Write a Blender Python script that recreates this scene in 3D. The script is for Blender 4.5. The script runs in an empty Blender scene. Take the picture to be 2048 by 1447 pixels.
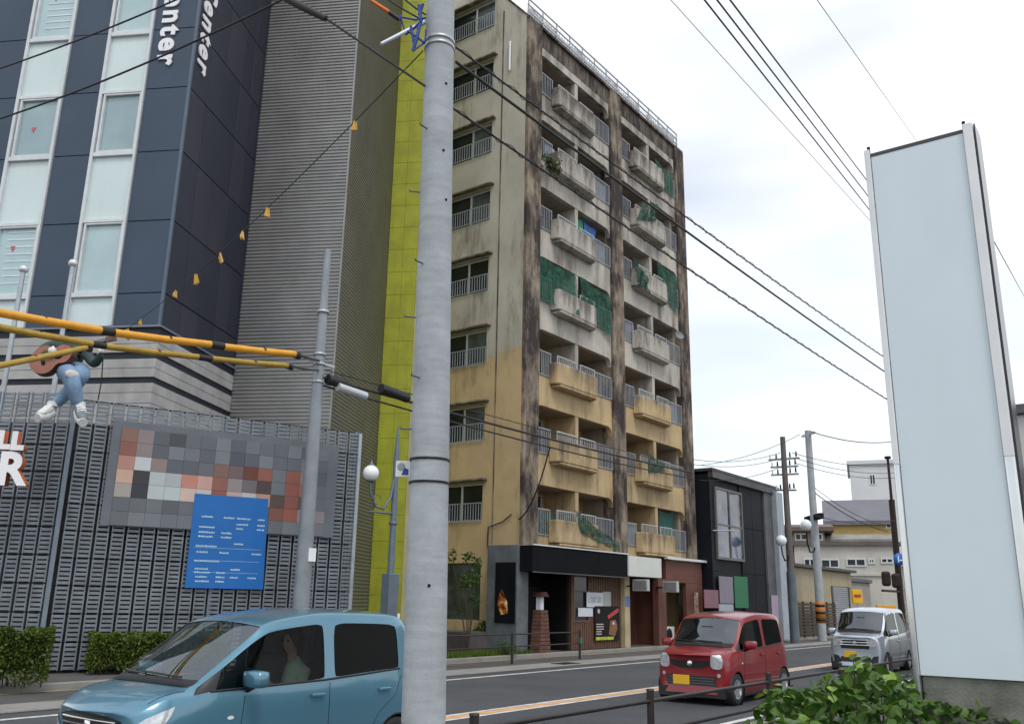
import bpy, bmesh, math, random
from mathutils import Vector, Matrix
from mathutils.bvhtree import BVHTree
RND = random.Random(7)
SC = bpy.context.scene; COL = SC.collection
PI = math.pi
V3 = Vector

# ------------------------------------------------------------------ camera
FPX, PITCH, ROLL, AZ, LBANG = 1782.3, .26159, .017838, .641527, .143466   # solved from the vanishing points
CAMH = 1.75
CX, CY = 1024, 723.5
fw = V3((math.cos(AZ), math.sin(AZ), 0)); rt = V3((math.sin(AZ), -math.cos(AZ), 0)); upv = V3((0, 0, 1))
cF = fw*math.cos(PITCH) + upv*math.sin(PITCH); cU0 = -fw*math.sin(PITCH) + upv*math.cos(PITCH)
cR = rt*math.cos(ROLL) + cU0*math.sin(ROLL); cU = -rt*math.sin(ROLL) + cU0*math.cos(ROLL)
CAM = V3((0, 0, CAMH))
cd = bpy.data.cameras.new('camera'); cam = bpy.data.objects.new('camera', cd); COL.objects.link(cam)
cd.sensor_fit = 'HORIZONTAL'; cd.sensor_width = 36; cd.lens = 36*FPX/2048; cd.clip_start = .05; cd.clip_end = 5000
m = Matrix.Identity(4)
for i in range(3):
    m[i][0], m[i][1], m[i][2], m[i][3] = cR[i], cU[i], -cF[i], CAM[i]
cam.matrix_world = m
SC.camera = cam

# ------------------------------------------------------------------ sky, sun, exposure
SUN_EL, SUN_AZ = math.radians(58), math.radians(-120)      # azimuth of the sun seen from the scene, from +X
w = bpy.data.worlds.new('World'); SC.world = w; w.use_nodes = True
nt = w.node_tree; nt.nodes.clear()
def N(nt, t, **k):
    n = nt.nodes.new(t)
    for a, b in k.items(): setattr(n, a, b)
    return n
out = N(nt, 'ShaderNodeOutputWorld'); bg = N(nt, 'ShaderNodeBackground'); sky = N(nt, 'ShaderNodeTexSky')
sky.sky_type = 'NISHITA'; sky.sun_disc = False; sky.sun_elevation = SUN_EL; sky.sun_rotation = PI/2-SUN_AZ
sky.air_density = 1.2; sky.dust_density = 0.5; sky.ozone_density = 0.2
tc = N(nt, 'ShaderNodeTexCoord'); mp = N(nt, 'ShaderNodeMapping'); mp.inputs['Scale'].default_value = (1.0, 1.0, 3.2)
nz = N(nt, 'ShaderNodeTexNoise'); nz.inputs['Scale'].default_value = .85; nz.inputs['Detail'].default_value = 4; nz.inputs['Roughness'].default_value = .55
rp = N(nt, 'ShaderNodeValToRGB'); rp.color_ramp.elements[0].position = .38; rp.color_ramp.elements[1].position = .62
rp.color_ramp.elements[0].color = (.44, .44, .44, 1); rp.color_ramp.elements[1].color = (1, 1, 1, 1)
cl = N(nt, 'ShaderNodeMixRGB'); cl.inputs['Color2'].default_value = (9.4, 9.5, 9.6, 1)
for a, b in ((tc.outputs['Generated'], mp.inputs[0]), (mp.outputs[0], nz.inputs['Vector']), (nz.outputs[0], rp.inputs[0]), (rp.outputs[0], cl.inputs['Fac']),
             (sky.outputs[0], cl.inputs['Color1']), (cl.outputs[0], bg.inputs['Color']), (bg.outputs[0], out.inputs['Surface'])):
    nt.links.new(a, b)
bg.inputs['Strength'].default_value = .105
sd = bpy.data.lights.new('sun', 'SUN'); sun = bpy.data.objects.new('sun', sd); COL.objects.link(sun)
sd.energy = 1.1; sd.angle = math.radians(18); sd.color = (1, .97, .92)
sv = V3((math.cos(SUN_EL)*math.cos(SUN_AZ), math.cos(SUN_EL)*math.sin(SUN_AZ), math.sin(SUN_EL)))
sun.rotation_euler = sv.to_track_quat('Z', 'Y').to_euler(); sun.location = (0, 0, 60)
SC.view_settings.view_transform = 'Standard'; SC.view_settings.look = 'None'
SC.view_settings.exposure = 0.50; SC.view_settings.gamma = 1

# ------------------------------------------------------------------ pixel helpers: a pixel gives a direction, a plane the distance
def ray(x, y): return cR*((x-CX)/FPX) - cU*((y-CY)/FPX) + cF
def pG(x, y, z=0):
    d = ray(x, y); return CAM + d*((z-CAMH)/d.z)
def pY(x, y, v):
    d = ray(x, y); return CAM + d*(v/d.y)
def pX(x, y, u):
    d = ray(x, y); return CAM + d*(u/d.x)
def pD(x, y, dep):
    d = ray(x, y); return CAM + d*(dep/d.dot(fw))
def pP(x, y, P, n):
    d = ray(x, y); return CAM + d*((P-CAM).dot(n)/d.dot(n))

# ------------------------------------------------------------------ materials
MATS = {}
def mat(name, col, rough=.6, metal=0, var=.12, vs=1.5, bump=.0, bs=40, streak=0, scol=(.05, .04, .035), sfreq=2.2, slo=.5, shi=.72, coat=0, spec=.5, alpha=1, emit=0, col2=None, zsplit=None, ssub=.16, speck=0, otop=None, zgrime=None, blot=.15):
    if name in MATS: return MATS[name]
    M = bpy.data.materials.new(name); M.use_nodes = True; t = M.node_tree; p = t.nodes['Principled BSDF']; L = t.links.new
    p.inputs['Roughness'].default_value = rough; p.inputs['Metallic'].default_value = metal
    p.inputs['Specular IOR Level'].default_value = spec
    if coat: p.inputs['Coat Weight'].default_value = coat; p.inputs['Coat Roughness'].default_value = .06
    g = N(t, 'ShaderNodeNewGeometry')
    c4 = lambda c: (c[0], c[1], c[2], 1)
    base = None
    if zsplit is not None:      # paint boundary at a height
        sx = N(t, 'ShaderNodeSeparateXYZ'); L(g.outputs['Position'], sx.inputs[0])
        n0 = N(t, 'ShaderNodeTexNoise'); n0.inputs['Scale'].default_value = .9; n0.inputs['Detail'].default_value = 3; L(g.outputs['Position'], n0.inputs['Vector'])
        md = N(t, 'ShaderNodeMath', operation='MULTIPLY_ADD'); L(n0.outputs[0], md.inputs[0]); md.inputs[1].default_value = .5; L(sx.outputs['Z'], md.inputs[2])
        cmpn = N(t, 'ShaderNodeMapRange'); L(md.outputs[0], cmpn.inputs[0]); cmpn.inputs[1].default_value = zsplit+.2; cmpn.inputs[2].default_value = zsplit+.3
        mx = N(t, 'ShaderNodeMixRGB'); L(cmpn.outputs[0], mx.inputs[0]); mx.inputs[1].default_value = c4(col); mx.inputs[2].default_value = c4(col2)
        base = mx.outputs[0]
    n1 = N(t, 'ShaderNodeTexNoise'); n1.inputs['Scale'].default_value = vs; n1.inputs['Detail'].default_value = 6; n1.inputs['Roughness'].default_value = .65; L(g.outputs['Position'], n1.inputs['Vector'])
    mr = N(t, 'ShaderNodeMapRange'); L(n1.outputs[0], mr.inputs[0]); mr.inputs[1].default_value = .25; mr.inputs[2].default_value = .75
    mr.inputs[3].default_value = 1-var*1.6; mr.inputs[4].default_value = 1+var
    mu = N(t, 'ShaderNodeMixRGB', blend_type='MULTIPLY'); mu.inputs[0].default_value = 1
    if base: L(base, mu.inputs[1])
    else: mu.inputs[1].default_value = c4(col)
    L(mr.outputs[0], mu.inputs[2]); cur = mu.outputs[0]
    if speck:
        n3 = N(t, 'ShaderNodeTexNoise'); n3.inputs['Scale'].default_value = 140; n3.inputs['Detail'].default_value = 2; L(g.outputs['Position'], n3.inputs['Vector'])
        m3 = N(t, 'ShaderNodeMapRange'); L(n3.outputs[0], m3.inputs[0]); m3.inputs[1].default_value = .3; m3.inputs[2].default_value = .7; m3.inputs[3].default_value = 1-speck; m3.inputs[4].default_value = 1+speck
        mu3 = N(t, 'ShaderNodeMixRGB', blend_type='MULTIPLY'); mu3.inputs[0].default_value = 1; L(cur, mu3.inputs[1]); L(m3.outputs[0], mu3.inputs[2]); cur = mu3.outputs[0]
    if streak:
        vm = N(t, 'ShaderNodeVectorMath', operation='MULTIPLY'); L(g.outputs['Position'], vm.inputs[0]); vm.inputs[1].default_value = (sfreq, sfreq, sfreq*ssub)
        n2 = N(t, 'ShaderNodeTexNoise'); n2.inputs['Scale'].default_value = 1; n2.inputs['Detail'].default_value = 7; n2.inputs['Roughness'].default_value = .7; L(vm.outputs[0], n2.inputs['Vector'])
        nl = N(t, 'ShaderNodeTexNoise'); nl.inputs['Scale'].default_value = .45; nl.inputs['Detail'].default_value = 3; L(g.outputs['Position'], nl.inputs['Vector'])
        ml = N(t, 'ShaderNodeMath', operation='MULTIPLY_ADD'); L(nl.outputs[0], ml.inputs[0]); ml.inputs[1].default_value = blot; ml.inputs[2].default_value = -blot*.5
        al = N(t, 'ShaderNodeMath', operation='ADD'); L(n2.outputs[0], al.inputs[0]); L(ml.outputs[0], al.inputs[1]); nval = al.outputs[0]
        if otop:        # drip stains running down from the top edge of the piece
            tco = N(t, 'ShaderNodeTexCoord'); so_ = N(t, 'ShaderNodeSeparateXYZ'); L(tco.outputs['Object'], so_.inputs[0])
            mo = N(t, 'ShaderNodeMapRange'); L(so_.outputs['Z'], mo.inputs[0]); mo.inputs[1].default_value = otop[0]; mo.inputs[2].default_value = otop[1]; mo.inputs[3].default_value = 0; mo.inputs[4].default_value = otop[2]
            ao = N(t, 'ShaderNodeMath', operation='ADD'); L(nval, ao.inputs[0]); L(mo.outputs[0], ao.inputs[1]); nval = ao.outputs[0]
        if zgrime:      # older grime higher up the building
            sz = N(t, 'ShaderNodeSeparateXYZ'); L(g.outputs['Position'], sz.inputs[0])
            mz = N(t, 'ShaderNodeMapRange'); L(sz.outputs['Z'], mz.inputs[0]); mz.inputs[1].default_value = zgrime[0]; mz.inputs[2].default_value = zgrime[1]; mz.inputs[3].default_value = 0; mz.inputs[4].default_value = zgrime[2]
            az = N(t, 'ShaderNodeMath', operation='ADD'); L(nval, az.inputs[0]); L(mz.outputs[0], az.inputs[1]); nval = az.outputs[0]
        m2 = N(t, 'ShaderNodeMapRange'); L(nval, m2.inputs[0]); m2.inputs[1].default_value = slo; m2.inputs[2].default_value = shi; m2.inputs[3].default_value = 0; m2.inputs[4].default_value = streak
        mx2 = N(t, 'ShaderNodeMixRGB'); L(m2.outputs[0], mx2.inputs[0]); L(cur, mx2.inputs[1]); mx2.inputs[2].default_value = c4(scol); cur = mx2.outputs[0]
    L(cur, p.inputs['Base Color'])
    if bump:
        nb = N(t, 'ShaderNodeTexNoise'); nb.inputs['Scale'].default_value = bs; nb.inputs['Detail'].default_value = 4; L(g.outputs['Position'], nb.inputs['Vector'])
        bp = N(t, 'ShaderNodeBump'); bp.inputs['Strength'].default_value = bump; bp.inputs['Distance'].default_value = .02; L(nb.outputs[0], bp.inputs['Height']); L(bp.outputs[0], p.inputs['Normal'])
    if alpha < 1:      # loose net: denser and thinner patches
        na = N(t, 'ShaderNodeTexNoise'); na.inputs['Scale'].default_value = 5; na.inputs['Detail'].default_value = 5; L(g.outputs['Position'], na.inputs['Vector'])
        ma = N(t, 'ShaderNodeMapRange'); L(na.outputs[0], ma.inputs[0]); ma.inputs[1].default_value = .35; ma.inputs[2].default_value = .65; ma.inputs[3].default_value = alpha-.3; ma.inputs[4].default_value = min(.95, alpha+.22); L(ma.outputs[0], p.inputs['Alpha'])
    if emit: p.inputs['Emission Color'].default_value = c4(col); p.inputs['Emission Strength'].default_value = emit
    MATS[name] = M; return M
def glass(name, tint=(.25, .28, .28), ior=1.5, rough=.0):
    if name in MATS: return MATS[name]
    M = bpy.data.materials.new(name); M.use_nodes = True; t = M.node_tree; t.nodes.clear()
    o = N(t, 'ShaderNodeOutputMaterial'); mx = N(t, 'ShaderNodeMixShader'); tr = N(t, 'ShaderNodeBsdfTransparent'); gl = N(t, 'ShaderNodeBsdfGlossy'); fr = N(t, 'ShaderNodeFresnel')
    tr.inputs[0].default_value = (*tint, 1); gl.inputs['Roughness'].default_value = rough; gl.inputs[0].default_value = (.9, .95, .95, 1); fr.inputs[0].default_value = ior
    t.links.new(fr.outputs[0], mx.inputs[0]); t.links.new(tr.outputs[0], mx.inputs[1]); t.links.new(gl.outputs[0], mx.inputs[2]); t.links.new(mx.outputs[0], o.inputs[0])
    MATS[name] = M; return M
def C8(h):      # sRGB hex to linear
    r = []
    for i in (0, 2, 4):
        c = int(h[i:i+2], 16)/255; r.append(c/12.92 if c <= .04045 else ((c+.055)/1.055)**2.4)
    return tuple(r)

# ------------------------------------------------------------------ mesh building
class MB:
    def __init__(s): s.v = []; s.f = []; s.mi = []; s.sm = []
    def add(s, vs, fs, mi=0, smooth=False):
        o = len(s.v); s.v += [V3(p) for p in vs]
        for f in fs: s.f.append([i+o for i in f]); s.mi.append(mi); s.sm.append(smooth)
        return s
    def box(s, x0, x1, y0, y1, z0, z1, mi=0):
        vs = [(x, y, z) for z in (z0, z1) for y in (y0, y1) for x in (x0, x1)]
        return s.add(vs, [(0, 2, 3, 1), (4, 5, 7, 6), (0, 1, 5, 4), (2, 6, 7, 3), (0, 4, 6, 2), (1, 3, 7, 5)], mi)
    def bar(s, p, q, w, h, up=(0, 0, 1), mi=0):
        p, q = V3(p), V3(q); d = (q-p).normalized(); up = V3(up)
        if abs(d.dot(up)) > .98: up = V3((1, 0, 0))
        a = d.cross(up).normalized(); b = a.cross(d).normalized(); a *= w/2; b *= h/2
        vs = [p-a-b, p+a-b, p+a+b, p-a+b, q-a-b, q+a-b, q+a+b, q-a+b]
        return s.add(vs, [(0, 1, 2, 3)[::-1], (4, 5, 6, 7), (0, 4, 5, 1)[::-1], (1, 5, 6, 2)[::-1], (2, 6, 7, 3)[::-1], (3, 7, 4, 0)[::-1]][0:6], mi)
    def tube(s, pts, r, n=8, mi=0, cap=True):
        pts = [V3(p) for p in pts]; k = len(pts); rs = r if isinstance(r, (list, tuple)) else [r]*k
        vs = []; prev = None
        for i, p in enumerate(pts):
            d = (pts[min(i+1, k-1)]-pts[max(i-1, 0)]).normalized()
            if prev is None:
                u = V3((0, 0, 1)) if abs(d.z) < .9 else V3((1, 0, 0)); a = d.cross(u).normalized()
            else:
                a = (prev-d*prev.dot(d)).normalized()
            prev = a; b = d.cross(a)
            for j in range(n):
                t = 2*PI*j/n; vs.append(p+(a*math.cos(t)+b*math.sin(t))*rs[i])
        fs = [(i*n+j, i*n+(j+1) % n, (i+1)*n+(j+1) % n, (i+1)*n+j) for i in range(k-1) for j in range(n)]
        s.add(vs, fs, mi, True)
        if cap:
            s.add(vs[:n], [tuple(range(n))[::-1]], mi); s.add(vs[-n:], [tuple(range(n))], mi)
        return s
    def prism(s, poly, axis, a, b, mi=0):
        # poly in the two other axes in order: axis x->(y,z), y->(x,z), z->(x,y)
        def P(u, t):
            return {'x': (t, u[0], u[1]), 'y': (u[0], t, u[1]), 'z': (u[0], u[1], t)}[axis]
        n = len(poly); vs = [P(u, a) for u in poly]+[P(u, b) for u in poly]
        fs = [tuple(range(n)), tuple(range(2*n-1, n-1, -1))]+[(i, i+n, (i+1) % n+n, (i+1) % n) for i in range(n)]
        return s.add(vs, fs, mi)
    def lathe(s, prof, c=(0, 0, 0), n=16, mi=0, smooth=True):
        c = V3(c); vs = []
        for r, z in prof:
            for j in range(n):
                t = 2*PI*j/n; vs.append(c+V3((r*math.cos(t), r*math.sin(t), z)))
        k = len(prof)
        return s.add(vs, [(i*n+j, i*n+(j+1) % n, (i+1)*n+(j+1) % n, (i+1)*n+j) for i in range(k-1) for j in range(n)], mi, smooth)
    def ball(s, c, r, n=14, m=9, mi=0, sc=(1, 1, 1)):
        c = V3(c); vs = []
        for i in range(m+1):
            ph = PI*i/m
            for j in range(n):
                t = 2*PI*j/n; vs.append(c+V3((r*sc[0]*math.sin(ph)*math.cos(t), r*sc[1]*math.sin(ph)*math.sin(t), -r*sc[2]*math.cos(ph))))
        return s.add(vs, [(i*n+j, i*n+(j+1) % n, (i+1)*n+(j+1) % n, (i+1)*n+j) for i in range(m) for j in range(n)], mi, True)
    def grid(s, fn, nu, nv, mi=0, smooth=True):
        vs = [fn(i/nu, j/nv) for j in range(nv+1) for i in range(nu+1)]
        return s.add(vs, [(j*(nu+1)+i, j*(nu+1)+i+1, (j+1)*(nu+1)+i+1, (j+1)*(nu+1)+i) for j in range(nv) for i in range(nu)], mi, smooth)
    def mesh(s, name):
        me = bpy.data.meshes.new(name); me.from_pydata(s.v, [], s.f)
        me.polygons.foreach_set('material_index', s.mi); me.polygons.foreach_set('use_smooth', s.sm)
        bm = bmesh.new(); bm.from_mesh(me); bmesh.ops.recalc_face_normals(bm, faces=bm.faces); bm.to_mesh(me); bm.free()
        return me
    def build(s, name, mats, parent=None, bevel=0, world=False, norm=True):
        if world and parent is not None:
            inv = XF[parent.name_full].inverted() if parent.name_full in XF else Matrix.Identity(4)
            s.v = [inv @ p for p in s.v]
        return link(name, s.mesh(name), mats, parent, bevel)
XF = {}
def link(name, me, mats, parent=None, bevel=0):
    o = bpy.data.objects.new(name, me); COL.objects.link(o)
    if mats is not None and not len(me.materials):
        for q in (mats if isinstance(mats, (list, tuple)) else [mats]): me.materials.append(q)
    if parent is not None:
        o.parent = parent
        if parent.name_full in XF: XF[o.name_full] = XF[parent.name_full]
    if bevel:
        b = o.modifiers.new('bevel', 'BEVEL'); b.width = bevel; b.segments = 2; b.limit_method = 'ANGLE'; b.angle_limit = math.radians(40); b.harden_normals = False
    return o
def tag(o, label=None, cat=None, group=None, kind=None):
    if label: o['label'] = label
    if cat: o['category'] = cat
    if group: o['group'] = group
    if kind: o['kind'] = kind
    return o
def thing(name, label, cat, loc=(0, 0, 0), rz=0, group=None):
    o = bpy.data.objects.new(name, None); COL.objects.link(o); o.empty_display_size = .2
    o.location = loc; o.rotation_euler = (0, 0, rz)
    XF[o.name_full] = Matrix.Translation(loc) @ Matrix.Rotation(rz, 4, 'Z')
    return tag(o, label, cat, group)
def single(mb, name, mats, label, cat, group=None, bevel=0, kind=None):
    """a thing made of one mesh: origin at the middle of its base"""
    xs = [p.x for p in mb.v]; ys = [p.y for p in mb.v]; zs = [p.z for p in mb.v]
    c = V3(((min(xs)+max(xs))/2, (min(ys)+max(ys))/2, min(zs))); mb.v = [p-c for p in mb.v]
    o = mb.build(name, mats, None, bevel); o.location = c
    return tag(o, label, cat, group, kind)
def copyparts(src, parent):
    c = src.copy(); COL.objects.link(c); c.parent = parent
    if parent.name_full in XF: XF[c.name_full] = XF[parent.name_full]
    return c
def textmesh(ch, size, depth, bold=.0):
    cu = bpy.data.curves.new('t', 'FONT'); cu.body = ch; cu.size = size; cu.extrude = depth/2; cu.offset = bold; cu.align_x = 'CENTER'; cu.resolution_u = 4
    ob = bpy.data.objects.new('t', cu); COL.objects.link(ob)
    dg = bpy.context.evaluated_depsgraph_get(); me = bpy.data.meshes.new_from_object(ob.evaluated_get(dg))
    bpy.data.objects.remove(ob); bpy.data.curves.remove(cu)
    me.materials.clear()
    for p in me.polygons: p.material_index = 0 if abs(p.normal.z) > .9 else 1
    return me
def sag(a, b, s, n=14):
    a, b = V3(a), V3(b); return [a.lerp(b, i/n)-V3((0, 0, 4*s*(i/n)*(1-i/n))) for i in range(n+1)]

# common materials
M_CONC = mat('concrete', (.40, .40, .38), .85, var=.18, vs=1.2, bump=.25, bs=60, streak=.35, scol=(.16, .15, .14))
M_STEEL = mat('galvanised_steel', (.42, .45, .48), .45, .55, var=.15, vs=4)
M_BLACK = mat('black_rubber', (.012, .012, .014), .55, var=.2, vs=10)
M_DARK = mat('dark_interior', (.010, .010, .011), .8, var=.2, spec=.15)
M_WHITE = mat('white_paint', (.75, .76, .77), .45, var=.06, vs=3)
M_WIRE = mat('cable_sheath', (.018, .018, .02), .6, var=.1)
M_GLASSD = mat('dark_window_glass', (.022, .026, .03), .15, var=.4, vs=.9, spec=.35)
M_ALU = mat('aluminium_frame', (.62, .64, .66), .4, .3, var=.08, vs=5)

# ------------------------------------------------------------------ ground, road, pavements
M_ASPH = mat('asphalt', (.060, .064, .072), .88, var=.22, vs=.45, bump=.35, bs=220, speck=.22, streak=.25, scol=(.10, .10, .10), sfreq=.8, ssub=1, slo=.5, shi=.8)
M_ASPH2 = mat('pavement_asphalt', (.085, .08, .078), .9, var=.2, vs=.9, bump=.35, bs=160, speck=.15)
M_GUT = mat('gutter_concrete', (.27, .26, .24), .9, var=.25, vs=1.5, bump=.3, bs=80, streak=.4, scol=(.11, .10, .09), ssub=1, sfreq=1.5)
M_LINE = mat('road_line_white', (.62, .62, .60), .7, var=.25, vs=4, streak=.7, scol=(.14, .14, .14), ssub=1, sfreq=5, slo=.52, shi=.7)
M_LINEO = mat('road_line_orange', (.70, .36, .15), .7, var=.2, vs=4, streak=.4, scol=(.2, .15, .12), ssub=1, sfreq=5, slo=.55, shi=.75)
M_YEL = mat('faded_yellow_line', (.42, .34, .18), .8, var=.3, vs=3)
def sheet(name, x0, x1, y0, y1, z, mt, lab=None):
    mb = MB(); mb.add([(x0, y0, z), (x1, y0, z), (x1, y1, z), (x0, y1, z)], [(0, 1, 2, 3)])
    o = mb.build(name, mt); o['kind'] = 'structure'; return o
sheet('ground', -1500, 1500, -1500, 1500, -.06, mat('far_ground', (.16, .15, .14), .9, var=.2, vs=.05))
sheet('road', -300, 400, 4.9, 16.0, -.012, M_ASPH)
sheet('pavement_far', -300, 400, 15.5, 17.3, .0, M_ASPH2)
sheet('road_marking_edge_far', -300, 400, 13.80, 13.95, -.006, M_LINE)
sheet('road_marking_edge_near', -300, 400, 5.96, 6.09, -.006, M_LINE)
for y0, y1, mt, nm in ((9.28, 9.40, M_LINE, 'road_marking_centre_white'), (9.42, 9.60, M_LINEO, 'road_marking_centre_orange'), (9.62, 9.74, M_LINE, 'road_marking_centre_white')):
    sheet(nm, -300, 400, y0, y1, -.006, mt)
mb = MB(); mb.box(-300, 400, -60, 5.28, -.3, .10); o = mb.build('pavement_near', M_ASPH2); o['kind'] = 'structure'
# far gutter: precast blocks with joints
gut = sheet('gutter_bed', -40, 34, 14.55, 15.55, -.002, M_GUT)
blk = MB().box(-.99, .99, -.46, .46, -.05, .018).mesh('gutter_block'); blk.materials.append(M_GUT)
for i in range(26):
    o = link('gutter_block', blk, None, gut, .012); o.location = (-2+i*2.0, 15.05, 0)
gr = MB()
for k in range(14): gr.box(-.42+.06*k, -.39+.06*k, -.2, .2, -.02, .012)
gr.box(-.46, .46, -.22, -.2, -.02, .014); gr.box(-.46, .46, .2, .22, -.02, .014)
o = gr.build('drain_grate', mat('cast_iron', (.05, .05, .05), .6, .6, var=.2)); o.location = (22.9, 14.95, .022)
tag(o, 'cast iron drain grate in far gutter beside railing post', 'drain')
sheet('pavement_line_yellow', -60, 120, 17.10, 17.22, .004, M_YEL)
# kerb and raised plots behind the far pavement
kb = MB().box(-300, 400, 17.32, 17.47, -.1, .12).build('kerb_far', M_GUT, None, .02); kb['kind'] = 'structure'
mb = MB().box(-300, 400, 17.47, 200, -.2, .10); o = mb.build('plot_ground', M_ASPH2); o['kind'] = 'structure'
kb = MB()
kb.box(-300, 400, 5.285, 5.45, -.2, .11); o = kb.build('kerb_near', M_GUT, None, .02); o['kind'] = 'structure'

# ------------------------------------------------------------------ left tower in its own rotated frame
LZ = math.radians(-61.4632); L0 = V3((12.18, 20.46, 0))
M_NAVY = mat('navy_metal_panel', (.036, .060, .098), .5, .1, var=.12, vs=.5, streak=.15, scol=(.055, .078, .11), sfreq=1.3)
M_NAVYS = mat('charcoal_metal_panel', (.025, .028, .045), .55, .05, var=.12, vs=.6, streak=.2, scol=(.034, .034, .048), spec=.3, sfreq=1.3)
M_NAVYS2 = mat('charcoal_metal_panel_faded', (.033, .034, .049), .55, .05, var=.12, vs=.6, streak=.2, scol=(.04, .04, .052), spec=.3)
M_SPAN = mat('white_spandrel_glass', (.60, .70, .70), .2, var=.05, vs=.4, streak=.12, scol=(.35, .4, .38))
M_FRAME = mat('white_window_frame', (.62, .65, .67), .4, var=.08, vs=4, streak=.2, scol=(.3, .3, .3))
M_BLIND = mat('pane_with_blind', (.26, .37, .40), .08, var=.12, vs=.7, spec=.8)
M_BLIND2 = mat('pane_pale_blind', (.40, .54, .56), .08, var=.10, vs=.7, spec=.8)
M_TILE = mat('grey_stone_cladding', (.40, .39, .385), .7, var=.2, vs=1.2, bump=.2, bs=30, streak=.35, scol=(.17, .15, .13), sfreq=2)
M_SILV = mat('silver_corrugated_sheet', (.30, .295, .29), .42, .4, var=.14, vs=.8, streak=.3, scol=(.22, .21, .2), sfreq=1.5)
M_BRNC = mat('brown_grey_corrugated_sheet', (.165, .16, .125), .5, .2, var=.12, vs=.6, streak=.2, scol=(.08, .075, .07))
M_GRN = mat('yellow_green_tile', (.35, .37, .024), .6, var=.18, vs=1.2, bump=.2, bs=14, streak=.5, scol=(.24, .22, .04), sfreq=3.5, blot=.3, speck=.12)
tw = thing('office_tower', 'navy panel-clad tower with white window strips behind the metal lattice screen', 'building', L0, LZ)
TOP = 25.0
core = MB().box(-9, -.16, .2, 8.0, 0, TOP).box(-.2, -.16, .2, 4.2, 0, TOP).build('wall', M_DARK, tw)
# front panels between window strips with open joints
zj = [8.47, 9.35, 11.4, 13.45, 15.4, 17.3, 19.3, 21.2, 23.1, TOP]
for (xa, xb) in ((-9, -5.26), (-3.80, -2.70), (-1.31, -.012)):
    for z0, z1 in zip(zj, zj[1:]):
        MB().box(xa+.008, xb-.008, 0, .17, z0+.010, z1-.010).build('panel', M_NAVY, core, .01)
MB().box(-.05, .018, -.018, .05, 8.47, TOP).build('corner_trim', mat('navy_trim', (.10, .135, .18), .4, .3), core)
ys = [.06, .98, 1.95, 2.92, 3.64, 4.32]
for i, (ya, yb) in enumerate(zip(ys, ys[1:])):
    for z0, z1 in zip(zj, zj[1:]):
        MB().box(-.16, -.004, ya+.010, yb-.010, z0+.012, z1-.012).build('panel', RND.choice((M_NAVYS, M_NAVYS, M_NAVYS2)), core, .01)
# window strips
sills = [9.40, 13.5, 17.3, 21.2]; tops = [11.40, 15.32, 19.2, 23.1]
for si, (xa, xb) in enumerate(((-5.22, -3.84), (-2.66, -1.35))):
    st = MB(); st.box(xa-.02, xa+.07, -.05, .2, 8.47, TOP); st.box(xb-.05, xb+.02, -.05, .2, 8.47, TOP)
    for z0, z1 in zip(sills, tops):
        st.box(xa+.07, xb-.05, -.035, .2, z0-.12, z0); st.box(xa+.07, xb-.05, -.035, .2, z1, z1+.1)
        st.box(xa+.12, xa+.18, -.02, .2, z0, z1); st.box(xb-.10, xb-.051, -.02, .2, z0, z1)
        st.box(xa+.18, xb-.10, -.02, .19, z0+.002, z0+.055); st.box(xa+.18, xb-.10, -.02, .19, z1-.055, z1-.002)
    fr = st.build('window_strip', M_FRAME, tw, .008)
    zz = 8.48
    for wi, (z0, z1) in enumerate(zip(sills, tops)):
        MB().box(xa+.07, xb-.05, .05, .08, zz, z0-.12).build('spandrel', M_SPAN, fr)
        MB().box(xa+.18, xb-.10, .06, .08, z0+.05, z1-.05).build('pane', [M_BLIND2, M_BLIND][(wi+si+(si == 1)) % 2 if not (si == 1 and wi == 0) else 0], fr)
        zz = z1+.1
        if si == 0 and wi < 3:      # slatted blind and a small red triangle sticker
            b = MB()
            for k in range(9 if wi == 0 else 6): 
                if wi == 1: break
                b.box(xa+.42, xb-.14, .05, .056, z0+.35+.21*k, z0+.39+.21*k)
            if b.v: b.build('blind_slat', mat('blind_slat', (.62, .72, .75), .3), fr)
            t = MB(); cx, cz = xa+.62, z0+1.35-.5*(wi == 1)
            t.prism([(cx-.075, cz+.09), (cx+.075, cz+.09), (cx, cz-.07)], 'y', .046, .052); t.build('rescue_marker', mat('red_sticker', (.55, .10, .14), .5), fr)
# base with bands and courses
def course(z0, z1, mt, inset, nx=6):
    MB().box(-9, 0.03-inset, -.03+inset, .19, z0, z1).build('cladding_course', mt, tw, .006)
    MB().box(-.19, 0.03-inset, .191, 4.40, z0, z1).build('cladding_course', mt, tw, .006)
M_BAND = mat('dark_band', (.026, .030, .042), .6, var=.15, spec=.25)
MB().box(-9, .06, -.06, .20, 8.40, 8.46).box(-.19, .06, .201, 4.39, 8.40, 8.46).build('ledge', mat('ledge_trim', (.16, .19, .22), .4, .3), tw)
course(8.20, 8.395, M_BAND, .03)
for z0, z1, mt, ins in ((7.97, 8.19, M_TILE, 0), (7.74, 7.96, M_TILE, 0), (7.57, 7.73, M_BAND, .04), (7.32, 7.56, M_TILE, 0), (7.08, 7.31, M_TILE, 0), (6.93, 7.07, M_BAND, .04), (6.68, 6.92, M_TILE, 0), (6.4, 6.67, M_TILE, 0), (6.1, 6.39, M_TILE, 0), (5.8, 6.09, M_TILE, 0), (3.0, 5.79, M_TILE, 0), (0, 2.99, M_TILE, 0)):
    course(z0, z1, mt, ins)
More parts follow.
